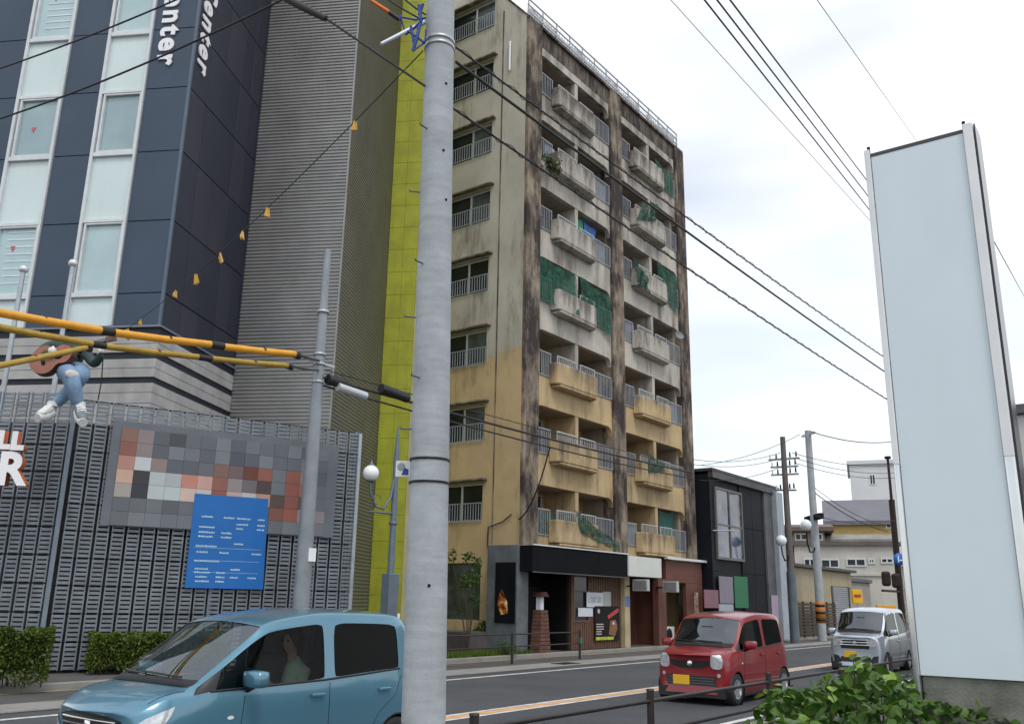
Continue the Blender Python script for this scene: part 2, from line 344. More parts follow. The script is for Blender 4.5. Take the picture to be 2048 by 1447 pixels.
# corrugated volumes
def corr_poly(n, pitch, d, z0):      # trapezoid corrugation profile (depth, z)
    pts = []
    for i in range(n):
        z = z0+i*pitch; pts += [(0, z), (0, z+.42*pitch), (d, z+.52*pitch), (d, z+.90*pitch)]
    return pts
pr = corr_poly(216, .116, .034, 0)
mbs = MB()
vs = [(0.0, 4.38+d, z) for d, z in pr]+[(3.17, 4.38+d, z) for d, z in pr]; n = len(pr)
mbs.add(vs, [(i, i+n, i+n+1, i+1) for i in range(n-1)])
mbs.build('corrugated_cladding', M_SILV, tw)
mbs = MB()
vs = [(3.172-d*.6, 4.40, z) for d, z in pr]+[(3.172-d*.6, 9.30, z) for d, z in pr]
mbs.add(vs, [(i, i+n, i+n+1, i+1) for i in range(n-1)])
mbs.build('corrugated_cladding', M_BRNC, tw)
MB().box(.0, 3.10, 4.46, 9.28, 0, TOP-.1).build('stair_core', M_DARK, tw)
MB().box(3.14, 3.19, 4.365, 4.41, 0, TOP).build('corner_trim', M_SILV, tw)
MB().box(-.03, .03, 4.34, 4.379, 0, TOP).build('corner_trim', M_BAND, tw)
# yellow green tiled wing
gw = thing('tiled_stair_wing', 'narrow yellow-green tiled wall rising behind the concrete utility pole', 'building', L0, LZ)
MB().box(3.0, 4.72, 9.36, 12.0, 0, 26).build('wall', mat('green_grout', (.27, .29, .025), .9), gw)
rowh = .88
for r in range(29):
    for c in range(2):
        x0 = 3.175+c*.545; mbt = MB().box(x0+.003, x0+.542, 9.31, 9.37, r*rowh+.10+.004, (r+1)*rowh+.10-.004)
        mbt.build('tile_panel', M_GRN, gw, .006)
MB().box(4.272, 4.62, 9.33, 9.37, .1, 25.7).build('beige_strip', mat('beige_render', (.45, .42, .24), .8, var=.15, streak=.3, scol=(.3, .28, .15)), gw)
# lettering running down the corner, reading "Center"
M_LET = mat('white_lettering', (.80, .80, .82), .4, var=.04)
lz = 19.12
def basis(x, y, z, t):
    m = Matrix.Identity(4)
    for i in range(3): m[i][0], m[i][1], m[i][2], m[i][3] = x[i], y[i], z[i], t[i]
    return m
for ch, adv in zip('Center', (.62, .52, .52, .36, .52, .42)):
    me = textmesh(ch, .88, .04, .028); me.materials.append(M_LET); me.materials.append(M_LET)
    o = link('letter', me, None, tw); o.matrix_local = basis((0, 0, -1), (1, 0, 0), (0, -1, 0), (-1.04, -.03, lz-adv/2))
    o = link('letter', me, None, tw); o.matrix_local = basis((0, 0, -1), (0, 1, 0), (1, 0, 0), (.03, .24, lz-adv/2))
    lz -= adv*1.03

# ------------------------------------------------------------------ lattice screen
A0 = V3((9.95, 19.69, 0)); ldir = V3((6.47, -2.41, 0)).normalized(); LA = math.atan2(ldir.y, ldir.x); lnor = V3((ldir.y, -ldir.x, 0))
M_LAT = mat('lattice_grey_steel', (.20, .225, .255), .5, .3, var=.25, vs=2.5, streak=.2, scol=(.08, .08, .085))
M_LATP = mat('lattice_post_steel', (.20, .24, .29), .45, .35, var=.15, vs=2)
lat = thing('lattice_screen', 'tall grey metal ladder-pattern lattice screen in front of the navy tower', 'screen', A0, LA)
def lp(px, py, off=0):
    q = pP(px, py, A0+lnor*off, lnor)-A0; return V3((q.dot(ldir), -off, q.z))
pn = MB()
PWD, PH = .268, .568
for x in (-PWD/2+.014, PWD/2-.014): pn.box(x-.014, x+.014, -.02, .02, 0, PH)
for k in range(6): pn.box(-PWD/2+.028, PWD/2-.028, -.012, .016, .016+k*.095, .076+k*.095)
pnm = pn.mesh('lattice_panel'); pnm.materials.append(M_LAT)
for c in range(21):
    for r in range(10):
        o = link('lattice_panel', pnm, None, lat); o.location = (.24+c*.325, (RND.random()-.5)*.02, .16+r*.585)
        o.rotation_euler = (0, 0, (RND.random()-.5)*.16)
LEFTA = math.atan2(rt.y, rt.x)-LA
lv = V3((math.cos(LEFTA), math.sin(LEFTA), 0))
for c in range(7):
    for r in range(10):
        o = link('lattice_panel', pnm, None, lat); p = V3((-.06, .05, 0))-lv*(.18+c*.325); o.location = (p.x, p.y, .16+r*.6); o.rotation_euler = (0, 0, LEFTA+(RND.random()-.5)*.16)
for x in (-.02, 3.4, 6.83):
    MB().box(x-.05, x+.05, .025, .13, .1, 6.02).build('post', M_LATP, lat, .01)
for r in range(11):
    MB().box(.05, 6.9, .03, .07, .12+r*.585, .155+r*.585).build('rail', M_DARK, lat)
MB().box(6.86, 6.95, -.05, .1, .1, 5.98).build('end_stile', M_STEEL, lat, .01)
MB().box(.0, 6.85, .42, .5, .1, 5.55).build('backing_wall', mat('dark_brown_wall', (.060, .056, .055), .8, var=.25), lat)
b2 = MB(); q0 = V3((.0, .42, 0)); q1 = q0-lv*3.6
b2.add([(q0.x, q0.y, .1), (q1.x, q1.y, .1), (q1.x, q1.y, 5.5), (q0.x, q0.y, 5.5), (q0.x, q0.y+.06, .1), (q1.x, q1.y+.06, .1), (q1.x, q1.y+.06, 5.5), (q0.x, q0.y+.06, 5.5)], [(0, 1, 2, 3), (4, 7, 6, 5), (3, 2, 6, 7)])
b2.build('backing_wall', mat('dark_brown_wall', (0, 0, 0)), lat)
# letters on the left return: LL over R, white faces with orange sides
M_ORS = mat('orange_letter_side', (.50, .13, .04), .5)
for ch, px, py, sz in (('L', 9, 896, .50), ('L', 36, 898, .50), ('R', 22, 968, .95)):
    me = textmesh(ch, sz, .20, .035); me.materials.append(M_LET); me.materials.append(M_ORS)
    p = pD(px, py, 18.95)
    t = thing('sign_letter', {896: 'white letter L with orange sides at far end above the R', 898: 'white letter L with orange sides nearest the lattice corner post', 968: 'large white letter R with orange sides on lattice screen'}[py], 'letter', p, math.atan2(rt.y, rt.x)+.10, 'letters fixed to the lattice screen')
    o = link('letter_body', me, None, t); o.rotation_euler = (PI/2, 0, 0)
# blue notice sheet
bl = thing('notice_board', 'blue notice sheet with small white text lines hung on the lattice screen', 'notice', A0+ldir*3.7+lnor*.12+V3((0, 0, 1.91)), LA)
o = MB().add([(-.93, 0, 0), (.90, 0, 0), (.84, 0, 2.16), (-.93, 0, 2.16), (-.93, .03, 0), (.90, .03, 0), (.84, .03, 2.16), (-.93, .03, 2.16)], [(0, 1, 2, 3), (7, 6, 5, 4), (0, 4, 5, 1), (2, 6, 7, 3), (0, 3, 7, 4), (1, 5, 6, 2)]).build('sheet', mat('notice_blue', (.004, .125, .42), .45, var=.07, vs=1), bl)
ln = MB(); z = 1.62
for (dz, segs) in ((0, ((-.72, -.44), (-.2, .05), (.12, .45), (.62, .8))), (.14, ((.12, .4), (.62, .8))), (.1, ((-.75, -.4), (.12, .28), (.62, .8))), (.12, ((-.75, -.38), (-.22, .02))), (.1, ((-.75, -.42), (-.22, .02))), (.14, ((.1, .32),)), (.08, ((-.78, -.3),)), (.14, ((-.75, -.5), (-.22, 0), (.55, .78))), (.2, ((-.78, -.2),)), (.18, ((-.75, -.45), (.08, .3))), (.08, ((-.75, -.4), (-.25, -.05))), (.1, ((-.72, -.45), (-.25, -.05), (.08, .26), (.5, .7))), (.1, ((-.72, -.4), (-.25, -.05)))):
    z -= dz
    for x0, x1 in segs:
        x = x0
        while x < x1:
            wv = RND.uniform(.02, .05); ln.box(x, min(x+wv, x1), -.004, .001, z, z+RND.uniform(.028, .042)); x += wv+.012
for zz in (.92, .63, .36): ln.box(-.8, .75, -.003, .001, zz, zz+.006)
ln.build('print_lines', mat('pale_print', (.45, .62, .66), .5), o)
# board of coloured square blocks
TC = {0: '0:8a6055 1:8a7a7a 3:454a50', 1: '0:8f5548 1:8a7a7a 7:4a5060', 2: '0:b57f6c 1:b9c2c6 2:8a7772 6:7d5a50 7:6b585a 8:6a3525 9:8f5040 11:92503f 12:8c7775',
      3: '0:c9a08a 1:3a353a 2:aab5b5 3:a5aaad 4:c07a66 5:c39488 6:8f5545 7:8a8080 8:6a6266 9:4a3a3a 11:934d3d 12:9a5f50', 4: '0:a09a90 1:353540 2:b0bcbc 3:b0bcbc 4:c9ada0 5:c0b5b0 6:8f4f3a 7:b89a92 8:b0b0b5 9:b58574 10:55423c 11:8c4c3c 12:5a4a48',
      5: '10:7f4a3c 11:9a5040 12:8a8080 13:857a7e'}
sb = thing('sign_board', 'grey sign board of rust, white and pink square blocks fixed across the lattice screen', 'sign', A0+lnor*.09+V3((0, 0, 0)), LA)
cw = (6.02-1.0)/14; rh = .315; zt = 5.44
GREY = ['5d626b', '686d75', '71767e', '60656d', '565b64']
bd = MB().box(.80, 6.30, 0, .03, 3.22, 5.60).build('board', mat('board_grey', C8('656a72'), .6, var=.1), sb)
for r in range(7):
    d = dict(q.split(':') for q in TC.get(r, '').split())
    for c in range(14):
        if r == 6 and 5 <= c <= 9: continue
        if r == 5 and 5 <= c <= 9: continue
        hx = d.get(str(c)) or GREY[(c*7+r*3+(c*r) % 4) % 5]
        x0 = 1.0+c*cw-.0
        MB().box(x0+.003, x0+cw-.003, -.022, .0, zt-(r+1)*rh+.003, zt-r*rh-.003).build('colour_block', mat('block_'+hx, tuple(.82*q_+.18*sum(C8(hx))/3 for q_ in C8(hx)), .6, var=.05), bd)
# flag poles
for px, py, lab in ((47, 540, 'silver flagpole with ball cap beside the first window strip'), (146, 528, 'silver flagpole with ball cap touching the second window strip')):
    t = pD(px, py, 20.9); r = thing('flagpole', lab, 'flagpole', (t.x, t.y, .1), 0, 'flagpoles behind the lattice screen')
    MB().tube([(0, 0, 0), (0, 0, t.z-.1)], [.075, .055], 10).build('pole', M_STEEL, r)
    MB().lathe([(.0, .12), (.08, .1), (.11, .04), (.11, -.02), (.07, -.06), (0, -.07)], (0, 0, t.z-.1), 12).build('ball_cap', mat('cap_white', (.7, .7, .72), .3, .3), r)

# ------------------------------------------------------------------ apartment building
OCH, CRM = (.49, .36, .195), (.47, .435, .38)
M_APW = mat('apartment_wall', OCH, .85, var=.16, vs=.7, bump=.25, bs=50, col2=CRM, zsplit=10.25, streak=.85, scol=(.10, .08, .06), sfreq=1.9, slo=.50, shi=.72, zgrime=(14, 24, .12), blot=.3)
M_APS = mat('apartment_side_wall', OCH, .85, var=.14, vs=.6, bump=.25, bs=50, col2=(.44, .41, .345), zsplit=10.45, streak=.85, scol=(.09, .07, .052), sfreq=1.6, slo=.52, shi=.76, blot=.35, ssub=.22)
M_APP = mat('stained_pillar', (.30, .245, .185), .9, var=.35, vs=1.6, bump=.3, bs=50, streak=.96, scol=(.040, .031, .031), sfreq=2.6, slo=.38, shi=.62, spec=.2, blot=.9, ssub=.3, zgrime=(4, 22, .06))
M_APB = mat('apartment_parapet', OCH, .85, var=.18, vs=.9, bump=.25, bs=50, col2=CRM, zsplit=10.2, streak=.88, scol=(.055, .043, .036), sfreq=2.6, slo=.50, shi=.76, otop=(.3, .98, .15), zgrime=(11.5, 22, .10), blot=.65, ssub=.2)
M_APT = mat('roof_stained_band', (.24, .20, .165), .9, var=.3, vs=1.2, streak=.96, scol=(.026, .02, .019), sfreq=3.0, slo=.28, shi=.58, spec=.2, blot=.4)
M_HOOD = mat('stained_hood', (.30, .26, .20), .9, var=.3, vs=1.5, streak=.9, scol=(.05, .04, .034), sfreq=2.5, slo=.38, shi=.66)
M_LOG = mat('loggia_wall', (.30, .255, .20), .85, var=.15, vs=1, streak=.4, scol=(.1, .085, .07))
M_RAIL = mat('grey_railing', (.33, .36, .40), .5, .2, var=.15, vs=6)
M_RAILW = mat('white_railing', (.48, .50, .52), .5, .1, var=.12, vs=6)
ap = thing('apartment_building', 'tall stained cream and ochre apartment block with stacked balconies over shops', 'building', (24.68, 18.0, .1), 0)
XA, XB = 24.68, 38.28
FL = [3.63+2.87*k for k in range(7)]
MB().box(XA+.34, XB-.3, 19.42, 31, .1, 23.6).build('wall', M_APW, ap, world=True)
# end pillars, middle pillar
for x0, x1, mt in ((24.70, 25.6, M_APP), (30.95, 31.9, M_APP), (37.35, 38.28, M_APP)):
    MB().box(x0, x1, 17.87, 18.45, .1 if x0 > 26 else 3.4, 24.02).build('pillar', mt, ap, .03, world=True)
MB().box(37.98, 38.27, 18.45, 31, .1, 23.5).build('end_wall', M_APS, ap, world=True)
for x0, x1 in ((25.0, 25.598), (30.96, 31.89), (37.12, 37.98)): MB().box(x0, x1, 18.2, 19.42, 3.3, 23.6).build('cross_wall', M_LOG, ap, world=True)
# roof band, parapet
MB().box(24.69, 38.29, 17.89, 18.5, 24.021, 24.16).build('roof_edge', M_APT, ap, .02, world=True)
for x0, x1 in ((25.602, 30.948), (31.902, 37.348)):
    MB().box(x0, x1, 17.99, 18.2, 23.30, 24.02).build('fascia', M_APT, ap, world=True)
MB().box(24.9, 38.27, 18.5, 31, 23.6, 23.75).build('roof_slab', M_APT, ap, world=True)
# the side wall: solid bands around stacked windows; sloping top behind the roof edge
SW = [4.42+2.845*k for k in range(8)]; WH = 1.34
side = MB(); X0, X1 = 24.68, 25.0
def sbox(y0, y1, z0, z1): side.box(X0, X1, y0, y1, z0, z1)
side.prism([(18.02, 3.4), (19.62, 3.4), (19.62, 26.0), (18.02, 24.15)], 'x', X0, X1)
side.prism([(22.5, .1), (31, .1), (31, 30), (22.5, 29.2)], 'x', X0, X1)
zb = 3.0
sbox(18.72, 22.5, .1, 1.1); sbox(18.72, 19.62, 1.1, 3.4); sbox(21.6, 22.5, 1.1, 3.0)
for z in SW: sbox(19.62, 22.5, zb, z); zb = z+WH
side.prism([(19.62, zb), (22.5, zb), (22.5, 29.2), (19.62, 26.0)], 'x', X0, X1)
so = side.build('side_wall', M_APS, ap, world=True)
MB().box(24.655, 24.69, 19.12, 19.16, 3.5, 24.8).build('wall_joint', M_APP, so, world=True)
MB().prism([(18.03, 24.16), (19.62, 26.01), (22.5, 29.21), (22.5, 29.33), (19.62, 26.13), (18.03, 24.28)], 'x', 24.66, 25.02).build('coping', M_APT, so, world=True)
M_CURT = mat('curtained_pane', (.085, .10, .10), .2, var=.6, vs=1.4, spec=.4)
for k, z in enumerate(SW):
    wn = MB()
    wn.box(24.80, 24.86, 19.66, 19.72, z, z+WH).box(24.80, 24.86, 22.42, 22.48, z, z+WH).box(24.80, 24.86, 19.72, 22.42, z, z+.06).box(24.80, 24.86, 19.72, 22.42, z+WH-.06, z+WH).box(24.79, 24.85, 20.62, 20.69, z+.06, z+WH-.06)
    wo = wn.build('window', M_ALU, so, world=True)
    MB().box(24.83, 24.84, 19.72, 20.62, z+.06, z+WH-.06).build('pane', M_CURT if k % 3 else M_GLASSD, wo, world=True)
    MB().box(24.83, 24.84, 20.69, 22.42, z+.06, z+WH-.06).build('pane', M_GLASSD, wo, world=True)
    gr = MB(); gr.box(24.62, 24.645, 19.62, 22.45, z+.62, z+.65).box(24.62, 24.645, 19.62, 22.45, z+.02, z+.05)
    for i in range(24): gr.box(24.622, 24.643, 19.62+i*.12, 19.64+i*.12, z+.05, z+.62)
    gr.build('window_railing', M_RAIL, wo, world=True)
    hd = MB(); hd.prism([(19.42, z+WH+.06), (22.6, z+WH+.06), (22.6, z+WH+.15), (19.42, z+WH+.15)], 'x', 24.46, 24.70)
    hd.build('hood', M_HOOD, so, .03, world=True)
MB().tube([(24.60, 18.75, 21.9), (24.60, 18.75, 23.2)], .045, 8).build('vent_pipe', M_WHITE, so, world=True)
MB().tube([(24.63, 19.3, 3.5), (24.63, 19.3, 4.2), (24.63, 18.7, 4.35), (24.63, 18.3, 4.6)], .022, 6).build('conduit', M_WIRE, so, world=True)
# roof railing with pale sheets
rr = MB()
for z in (24.55, 24.85, 25.12): rr.bar((24.9, 18.12, z), (38.1, 18.12, z), .05, .05)
for i in range(14): rr.bar((24.95+i*1.01, 18.12, 24.16), (24.95+i*1.01, 18.12, 25.15), .05, .05)
for i in range(66): rr.bar((25.0+i*.2, 18.13, 24.2), (25.0+i*.2, 18.13, 24.84), .018, .018)
rro = rr.build('roof_railing', M_RAILW, ap, world=True)
for i, (x0, x1) in enumerate(((25.0, 28.4), (28.45, 31.6), (31.65, 34.2), (35.0, 37.9))):
    MB().grid(lambda u, v: (x0+(x1-x0)*u, 18.20+.02*math.sin(14*u+3*v)+.012*math.sin(40*u), 24.18+.66*v+.05*math.sin(6*u+i)), 30, 6).build('white_sheet', mat('white_tarpaulin', (.78, .79, .80), .6, var=.1, vs=4), rro, world=True)
# balcony units
def unit(W_):
    s = W_/5.35; X = lambda x: x*s
    b = MB()
    b.box(0.005, W_-.005, .001, 1.42, .18, .35)
    # projecting parapet: canted left end, rounded right end
    pl = [(X(.80), .0), (X(.86), -.34), (X(.96), -.40), (X(3.40), -.40), (X(3.66), -.33), (X(3.86), -.17), (X(3.92), 0)]
    pi = [(X(3.80), 0), (X(3.74), -.12), (X(3.58), -.23), (X(3.38), -.28), (X(1.0), -.28), (X(.95), -.14), (X(.92), 0)]
    b.prism(pl+pi, 'z', .10, .92)
    b.prism([(X(.92), .0), (X(1.0), -.397), (X(3.40), -.397), (X(3.66), -.32), (X(3.84), 0)], 'z', .0, .10)
    bal = b.mesh('balcony')
    n = 8; arcL = [(.34-.34*math.cos(t), 1.76+.34*math.sin(t)) for t in [PI/2*i/n for i in range(n+1)]]
    arcR = [(W_-p[0], p[1]) for p in arcL[::-1]]
    sp = MB().prism(arcL+arcR+[(W_, 3.218), (0, 3.218)], 'y', .0, .20)
    cei = MB().box(.003, W_-.003, .2, 1.42, 2.10, 2.17).mesh('loggia_ceiling')
    pier = MB().box(X(2.62), X(2.84), .02, 1.42, .35, 2.10).mesh('partition')
    # rails
    rl = MB()
    def rail(x0, x1, z0, z1, step, y=-.03, w_=.02):
        rl.box(x0, x1, y-.02, y+.02, z1-.035, z1); rl.box(x0, x1, y-.012, y+.012, z0, z0+.03)
        for x in (x0, x1-.03): rl.box(x, x+.03, y-.018, y+.018, z0+.03, z1-.035)
        x = x0+step
        while x < x1-step*.5: rl.box(x, x+w_, y-.008, y+.008, z0+.03, z1-.035); x += step
    rail(.02, X(.86), .36, 1.27, .115); 
    rr_ = rl.mesh('railing'); rl2 = MB(); rl = rl2; rail(X(3.95), W_-.03, .36, 1.27, .115); r3 = rl.mesh('railing')
    rl = MB(); rail(X(1.25), X(2.60), .60, 1.30, .13, -.06); r4 = rl.mesh('railing')
    rl = MB(); rail(X(2.86), X(3.92), .60, 1.30, .13, -.06); r5 = rl.mesh('railing')
    wins = []
    for x0, x1 in ((X(.35), X(2.35)), (X(3.1), X(5.05))):
        f = MB(); f.box(x0, x0+.05, 1.36, 1.415, .36, 2.0).box(x1-.05, x1, 1.36, 1.415, .36, 2.0).box(x0+.05, x1-.05, 1.36, 1.415, 1.95, 2.0).box((x0+x1)/2-.03, (x0+x1)/2+.03, 1.35, 1.41, .36, 1.95)
        g = MB().box(x0+.05, x1-.05, 1.395, 1.40, .36, 1.95)
        wins.append((f.mesh('window'), g.mesh('pane')))
    return bal, sp.mesh('spandrel'), cei, pier, (rr_, r3, r4, r5), wins
units = {}
for nm, (x0, W_) in {'a': (25.6, 5.35), 'b': (31.9, 5.45)}.items():
    bal, sp, cei, pier, rails, wins = unit(W_)
    M_AL2 = mat('bronze_frame', (.12, .11, .10), .5, .3)
    for me, mt in ((bal, M_APB), (sp, M_APW), (cei, M_LOG), (pier, M_APW), (rails[0], M_RAIL), (rails[1], M_RAIL), (rails[2], M_RAILW), (rails[3], M_RAILW)): me.materials.append(mt)
    for k, z in enumerate(FL):
        loc = V3((x0-24.68, 0, z-.1))
        b = link('balcony', bal, None, ap, .05); b.location = loc
        for me, nn in ((rails[0], 'railing'), (rails[1], 'railing'), (rails[2], 'railing'), (rails[3], 'railing'), (cei, 'ceiling'), (pier, 'partition')):
            link(nn, me, None, b)
        o = link('spandrel', sp, None, ap, .02); o.location = loc
        for f, g in wins:
            if not len(f.materials): f.materials.append(M_ALU); g.materials.append(M_GLASSD)
            wo = link('window', f, None, b); link('pane', g, None, wo)
    MB().box(x0+.001, x0+W_-.001, 18.0, 18.2, 3.3, FL[0]+.345).build('spandrel', M_APW, ap, world=True)
# nets, cloths and clutter hung on balconies
def netmat(name, col, a): return mat(name, col, .8, var=.35, vs=6, alpha=a)
M_NET = netmat('green_net', (.004, .085, .052), .66); M_NET2 = netmat('dark_green_net', (.008, .065, .038), .75)
M_SHEET = mat('green_plastic_sheet', (.02, .26, .15), .4, var=.15); M_BLUE = mat('blue_plastic_sheet', (.012, .12, .42), .4, var=.15)
def hang(label, pts, mt, cat='net', y=17.6, amp=.05, nm='green_net'):
    """cloth between four corners given as (X,Z): bottom-left, bottom-right, top-right, top-left, with folds"""
    a, b, c, d = [V3((p[0], p[2] if len(p) > 2 else y, p[1])) for p in pts]
    def fn(u, v):
        p = a.lerp(b, u).lerp(d.lerp(c, u), v); 
        q = V3((0, -abs(amp*math.sin(9*u+4*v)+amp*.7*math.sin(23*u-5*v)), -.10*math.sin(PI*u)*v)); return p+q
    g = MB().grid(fn, 26, 14)
    n = len(g.v); return single(g, nm, mt, label, cat)
f = FL
hang('green net covering the left opening of a whole balcony bay beside corner pillar', [(25.62, f[3]+.25, 17.9), (28.0, f[3]+.2, 17.62), (28.15, f[3]+2.08, 17.97), (25.65, f[3]+2.05, 17.97)], M_NET, amp=.07)
hang('green net covering the right opening of that balcony up to middle pillar', [(28.5, f[3]+.75, 17.92), (30.9, f[3]-.05, 17.92), (30.85, f[3]+1.9, 17.97), (28.5, f[3]+2.1, 17.97)], M_NET, amp=.07)
hang('bright green plastic sheet in balcony opening beside blue sheet', [(28.5, f[4]+1.0, 18.35), (29.35, f[4]+1.0, 18.35), (29.35, f[4]+2.08, 18.35), (28.5, f[4]+2.08, 18.35)], M_SHEET, 'sheet', amp=.02, nm='plastic_sheet')
hang('blue plastic sheet in balcony opening beside green sheet', [(29.40, f[4]+.85, 18.34), (30.2, f[4]+1.1, 18.34), (30.4, f[4]+2.05, 18.34), (29.4, f[4]+2.08, 18.34)], M_BLUE, 'sheet', amp=.02, nm='plastic_sheet')
hang('green cloth in top floor balcony next to far end pillar', [(35.3, f[6]+.3, 17.95), (37.1, f[6]+.2, 17.95), (37.1, f[6]+1.5, 17.95), (35.3, f[6]+1.6, 17.95)], M_NET)
hang('dark green net bunched over balcony parapet one floor below the top', [(32.6, f[5]+.2), (34.3, f[5]+.75), (34.6, f[5]+1.75), (33.2, f[5]+1.3)], M_NET2, amp=.14)
hang('green net hanging down below balcony railing next to middle pillar', [(32.6, f[4]+.15), (33.6, f[4]-.15), (33.4, f[4]+.7), (32.2, f[4]+1.2)], M_NET, amp=.1)
hang('green net over right opening of balcony next to far end pillar', [(35.2, f[4]+.6, 17.95), (37.25, f[4]-.1, 17.95), (37.2, f[4]+1.9, 17.95), (35.2, f[4]+2.1, 17.95)], M_NET)
hang('dark green net drooping over balcony parapet in ochre part beside middle pillar', [(33.2, f[1]+.5), (34.6, f[1]+.7), (34.6, f[1]+1.15), (33.1, f[1]+1.35)], M_NET2, amp=.08)
hang('dark green net torn and sagging across lowest balcony above black canopy', [(27.9, f[0]+.55), (30.7, f[0]-.05), (30.8, f[0]+.35), (27.5, f[0]+1.35)], M_NET2, amp=.05)
hang('green net behind the railing of lowest balcony by corner pillar', [(25.65, f[0]+.36, 18.06), (28.1, f[0]+.5, 18.06), (28.1, f[0]+1.3, 18.06), (25.65, f[0]+1.27, 18.06)], M_NET, amp=.02)
hang('dark teal blind hanging in lowest balcony beside far end pillar', [(35.3, f[0]+.95, 18.25), (36.7, f[0]+.95, 18.25), (36.7, f[0]+2.08, 18.25), (35.3, f[0]+2.08, 18.25)], mat('teal_blind', (.005, .075, .06), .7, var=.2), 'blind', amp=.01, nm='hanging_blind')
for i, (x, k, h) in enumerate(((32.1, 0, .9), (26.0, 5, .8), (29.9, 5, .8), (29.8, 4, .85), (32.2, 3, .85), (36.2, 2, .8))):
    lab = ['grey panel behind lowest balcony railing next to middle pillar', 'grey panel behind railing one floor below top by corner pillar', 'grey panel behind railing one floor below top, left of middle pillar', 'grey panel behind railing below the blue plastic sheet', 'grey panel behind railing under the dish aerial floor', 'grey panel behind railing of third balcony beside far end pillar'][i]
    single(MB().grid(lambda u, v: (x+.75*u, 18.03+.015*math.sin(12*u), f[k]+.37+h*v), 10, 4), 'balcony_screen', mat('grey_sheet', (.22, .23, .26), .6, var=.2, vs=3), lab, 'screen')
# small dish aerial on the far bay
p = pY(1357, 672, 17.3); dsh = thing('dish_aerial', 'round grey dish aerial on balcony beside the far end pillar', 'aerial', p, 0)
MB().lathe([(.0, .02), (.1, .03), (.17, .06), (.22, .10)], (0, 0, 0), 16).build('dish', mat('dish_grey', (.2, .21, .22), .6), dsh).rotation_euler = (1.2, 0, -.5)
MB().tube([(0, 0, 0), (.05, .15, -.1), (.05, .6, -.1)], .02, 6).build('arm', M_STEEL, dsh)

# ------------------------------------------------------------------ shops at street level
M_SLATE = mat('slate_grey_panel', (.12, .135, .15), .6, var=.25, vs=2, streak=.4, scol=(.05, .05, .055))
M_CANB = mat('black_canopy', (.0075, .008, .010), .8, var=.15, vs=1, spec=.1)
M_WOOD = mat('brown_wood_slat', (.13, .06, .032), .6, var=.25, vs=4, bump=.1)
M_REDW = mat('red_brown_wall', (.125, .043, .029), .7, var=.18, vs=1.5, streak=.25, scol=(.07, .02, .015))
sh = thing('corner_shop', 'dark shopfront with black canopy at the foot of the apartment block', 'shop', (24.3, 17.3, .1), 0)
cn = MB().box(24.34, 30.62, 17.2, 18.0, 2.70, 3.53).box(24.34, 25.2, 18.0, 18.9, 3.0, 3.53).build('canopy', M_CANB, sh, .01, world=True)
MB().box(24.32, 30.64, 17.16, 17.195, 3.535, 3.575).build('canopy_trim', M_ALU, cn, world=True)
MB().box(24.32, 30.62, 17.17, 17.197, 2.66, 2.695).build('canopy_trim', mat('dark_trim', (.08, .08, .08), .5, .3), cn, world=True)
for x in (26.4, 28.5): MB().box(x-.005, x+.005, 17.192, 17.199, 2.72, 3.5).build('canopy_joint', M_DARK, cn, world=True)
MB().box(24.22, 24.67, 17.72, 18.98, .1, 3.55).build('side_panel', M_SLATE, sh, .01, world=True)
ps = MB().box(24.185, 24.218, 17.78, 18.60, 1.05, 2.98).build('picture_panel', mat('black_picture', (.004, .005, .009), .4, var=.3, spec=.3), sh, world=True)
M_FLAME = bpy.data.materials.new('flame_print'); M_FLAME.use_nodes = True; MATS['flame_print'] = M_FLAME
t = M_FLAME.node_tree; p_ = t.nodes['Principled BSDF']; p_.inputs['Roughness'].default_value = .35
nn = N(t, 'ShaderNodeTexNoise'); nn.inputs['Scale'].default_value = 5; nn.inputs['Detail'].default_value = 4; g_ = N(t, 'ShaderNodeNewGeometry'); r_ = N(t, 'ShaderNodeValToRGB')
t.links.new(g_.outputs['Position'], nn.inputs['Vector']); t.links.new(nn.outputs[0], r_.inputs[0]); t.links.new(r_.outputs[0], p_.inputs['Base Color'])
e = r_.color_ramp.elements; e[0].position = .38; e[0].color = (.01, .005, .004, 1); e[1].position = .72; e[1].color = (.9, .75, .35, 1); e.new(.55).color = (.45, .12, .02, 1)
MB().prism([(18.05, 1.35), (18.35, 1.3), (18.48, 1.6), (18.42, 1.95), (18.3, 2.15), (18.2, 1.9), (18.08, 1.7)], 'x', 24.178, 24.183).build('flame_print', M_FLAME, ps, world=True)
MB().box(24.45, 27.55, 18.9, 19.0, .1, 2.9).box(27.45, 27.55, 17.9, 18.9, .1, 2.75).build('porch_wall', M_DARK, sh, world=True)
MB().box(26.2, 27.2, 18.84, 18.895, .1, 2.25).build('door', mat('dark_door', (.013, .011, .017), .6, var=.2, spec=.2), sh, .01, world=True)
MB().box(24.4, 24.9, 17.75, 17.85, .1, 2.7).build('side_panel', M_SLATE, sh, .01, world=True)
wl = MB().box(27.55, 31.1, 17.84, 18.2, .1, 2.75).build('timber_wall', mat('timber_backing', (.05, .025, .015), .8), sh, world=True)
for i in range(28):
    x = 27.6+i*.125
    if 27.7 < x < 28.75: MB().box(x, x+.085, 17.78, 17.838, .12, 1.05).build('slat', M_WOOD, wl, .006, world=True)
    else: MB().box(x, x+.085, 17.78, 17.838, .12, 2.72).build('slat', M_WOOD, wl, .006, world=True)
wi = MB().box(27.68, 28.78, 17.76, 17.80, 1.06, 1.12).box(27.68, 27.75, 17.76, 17.80, 1.12, 2.7).box(28.71, 28.78, 17.76, 17.80, 1.12, 2.7).box(27.75, 28.71, 17.76, 17.80, 2.1, 2.15).build('window', M_WOOD, wl, world=True)
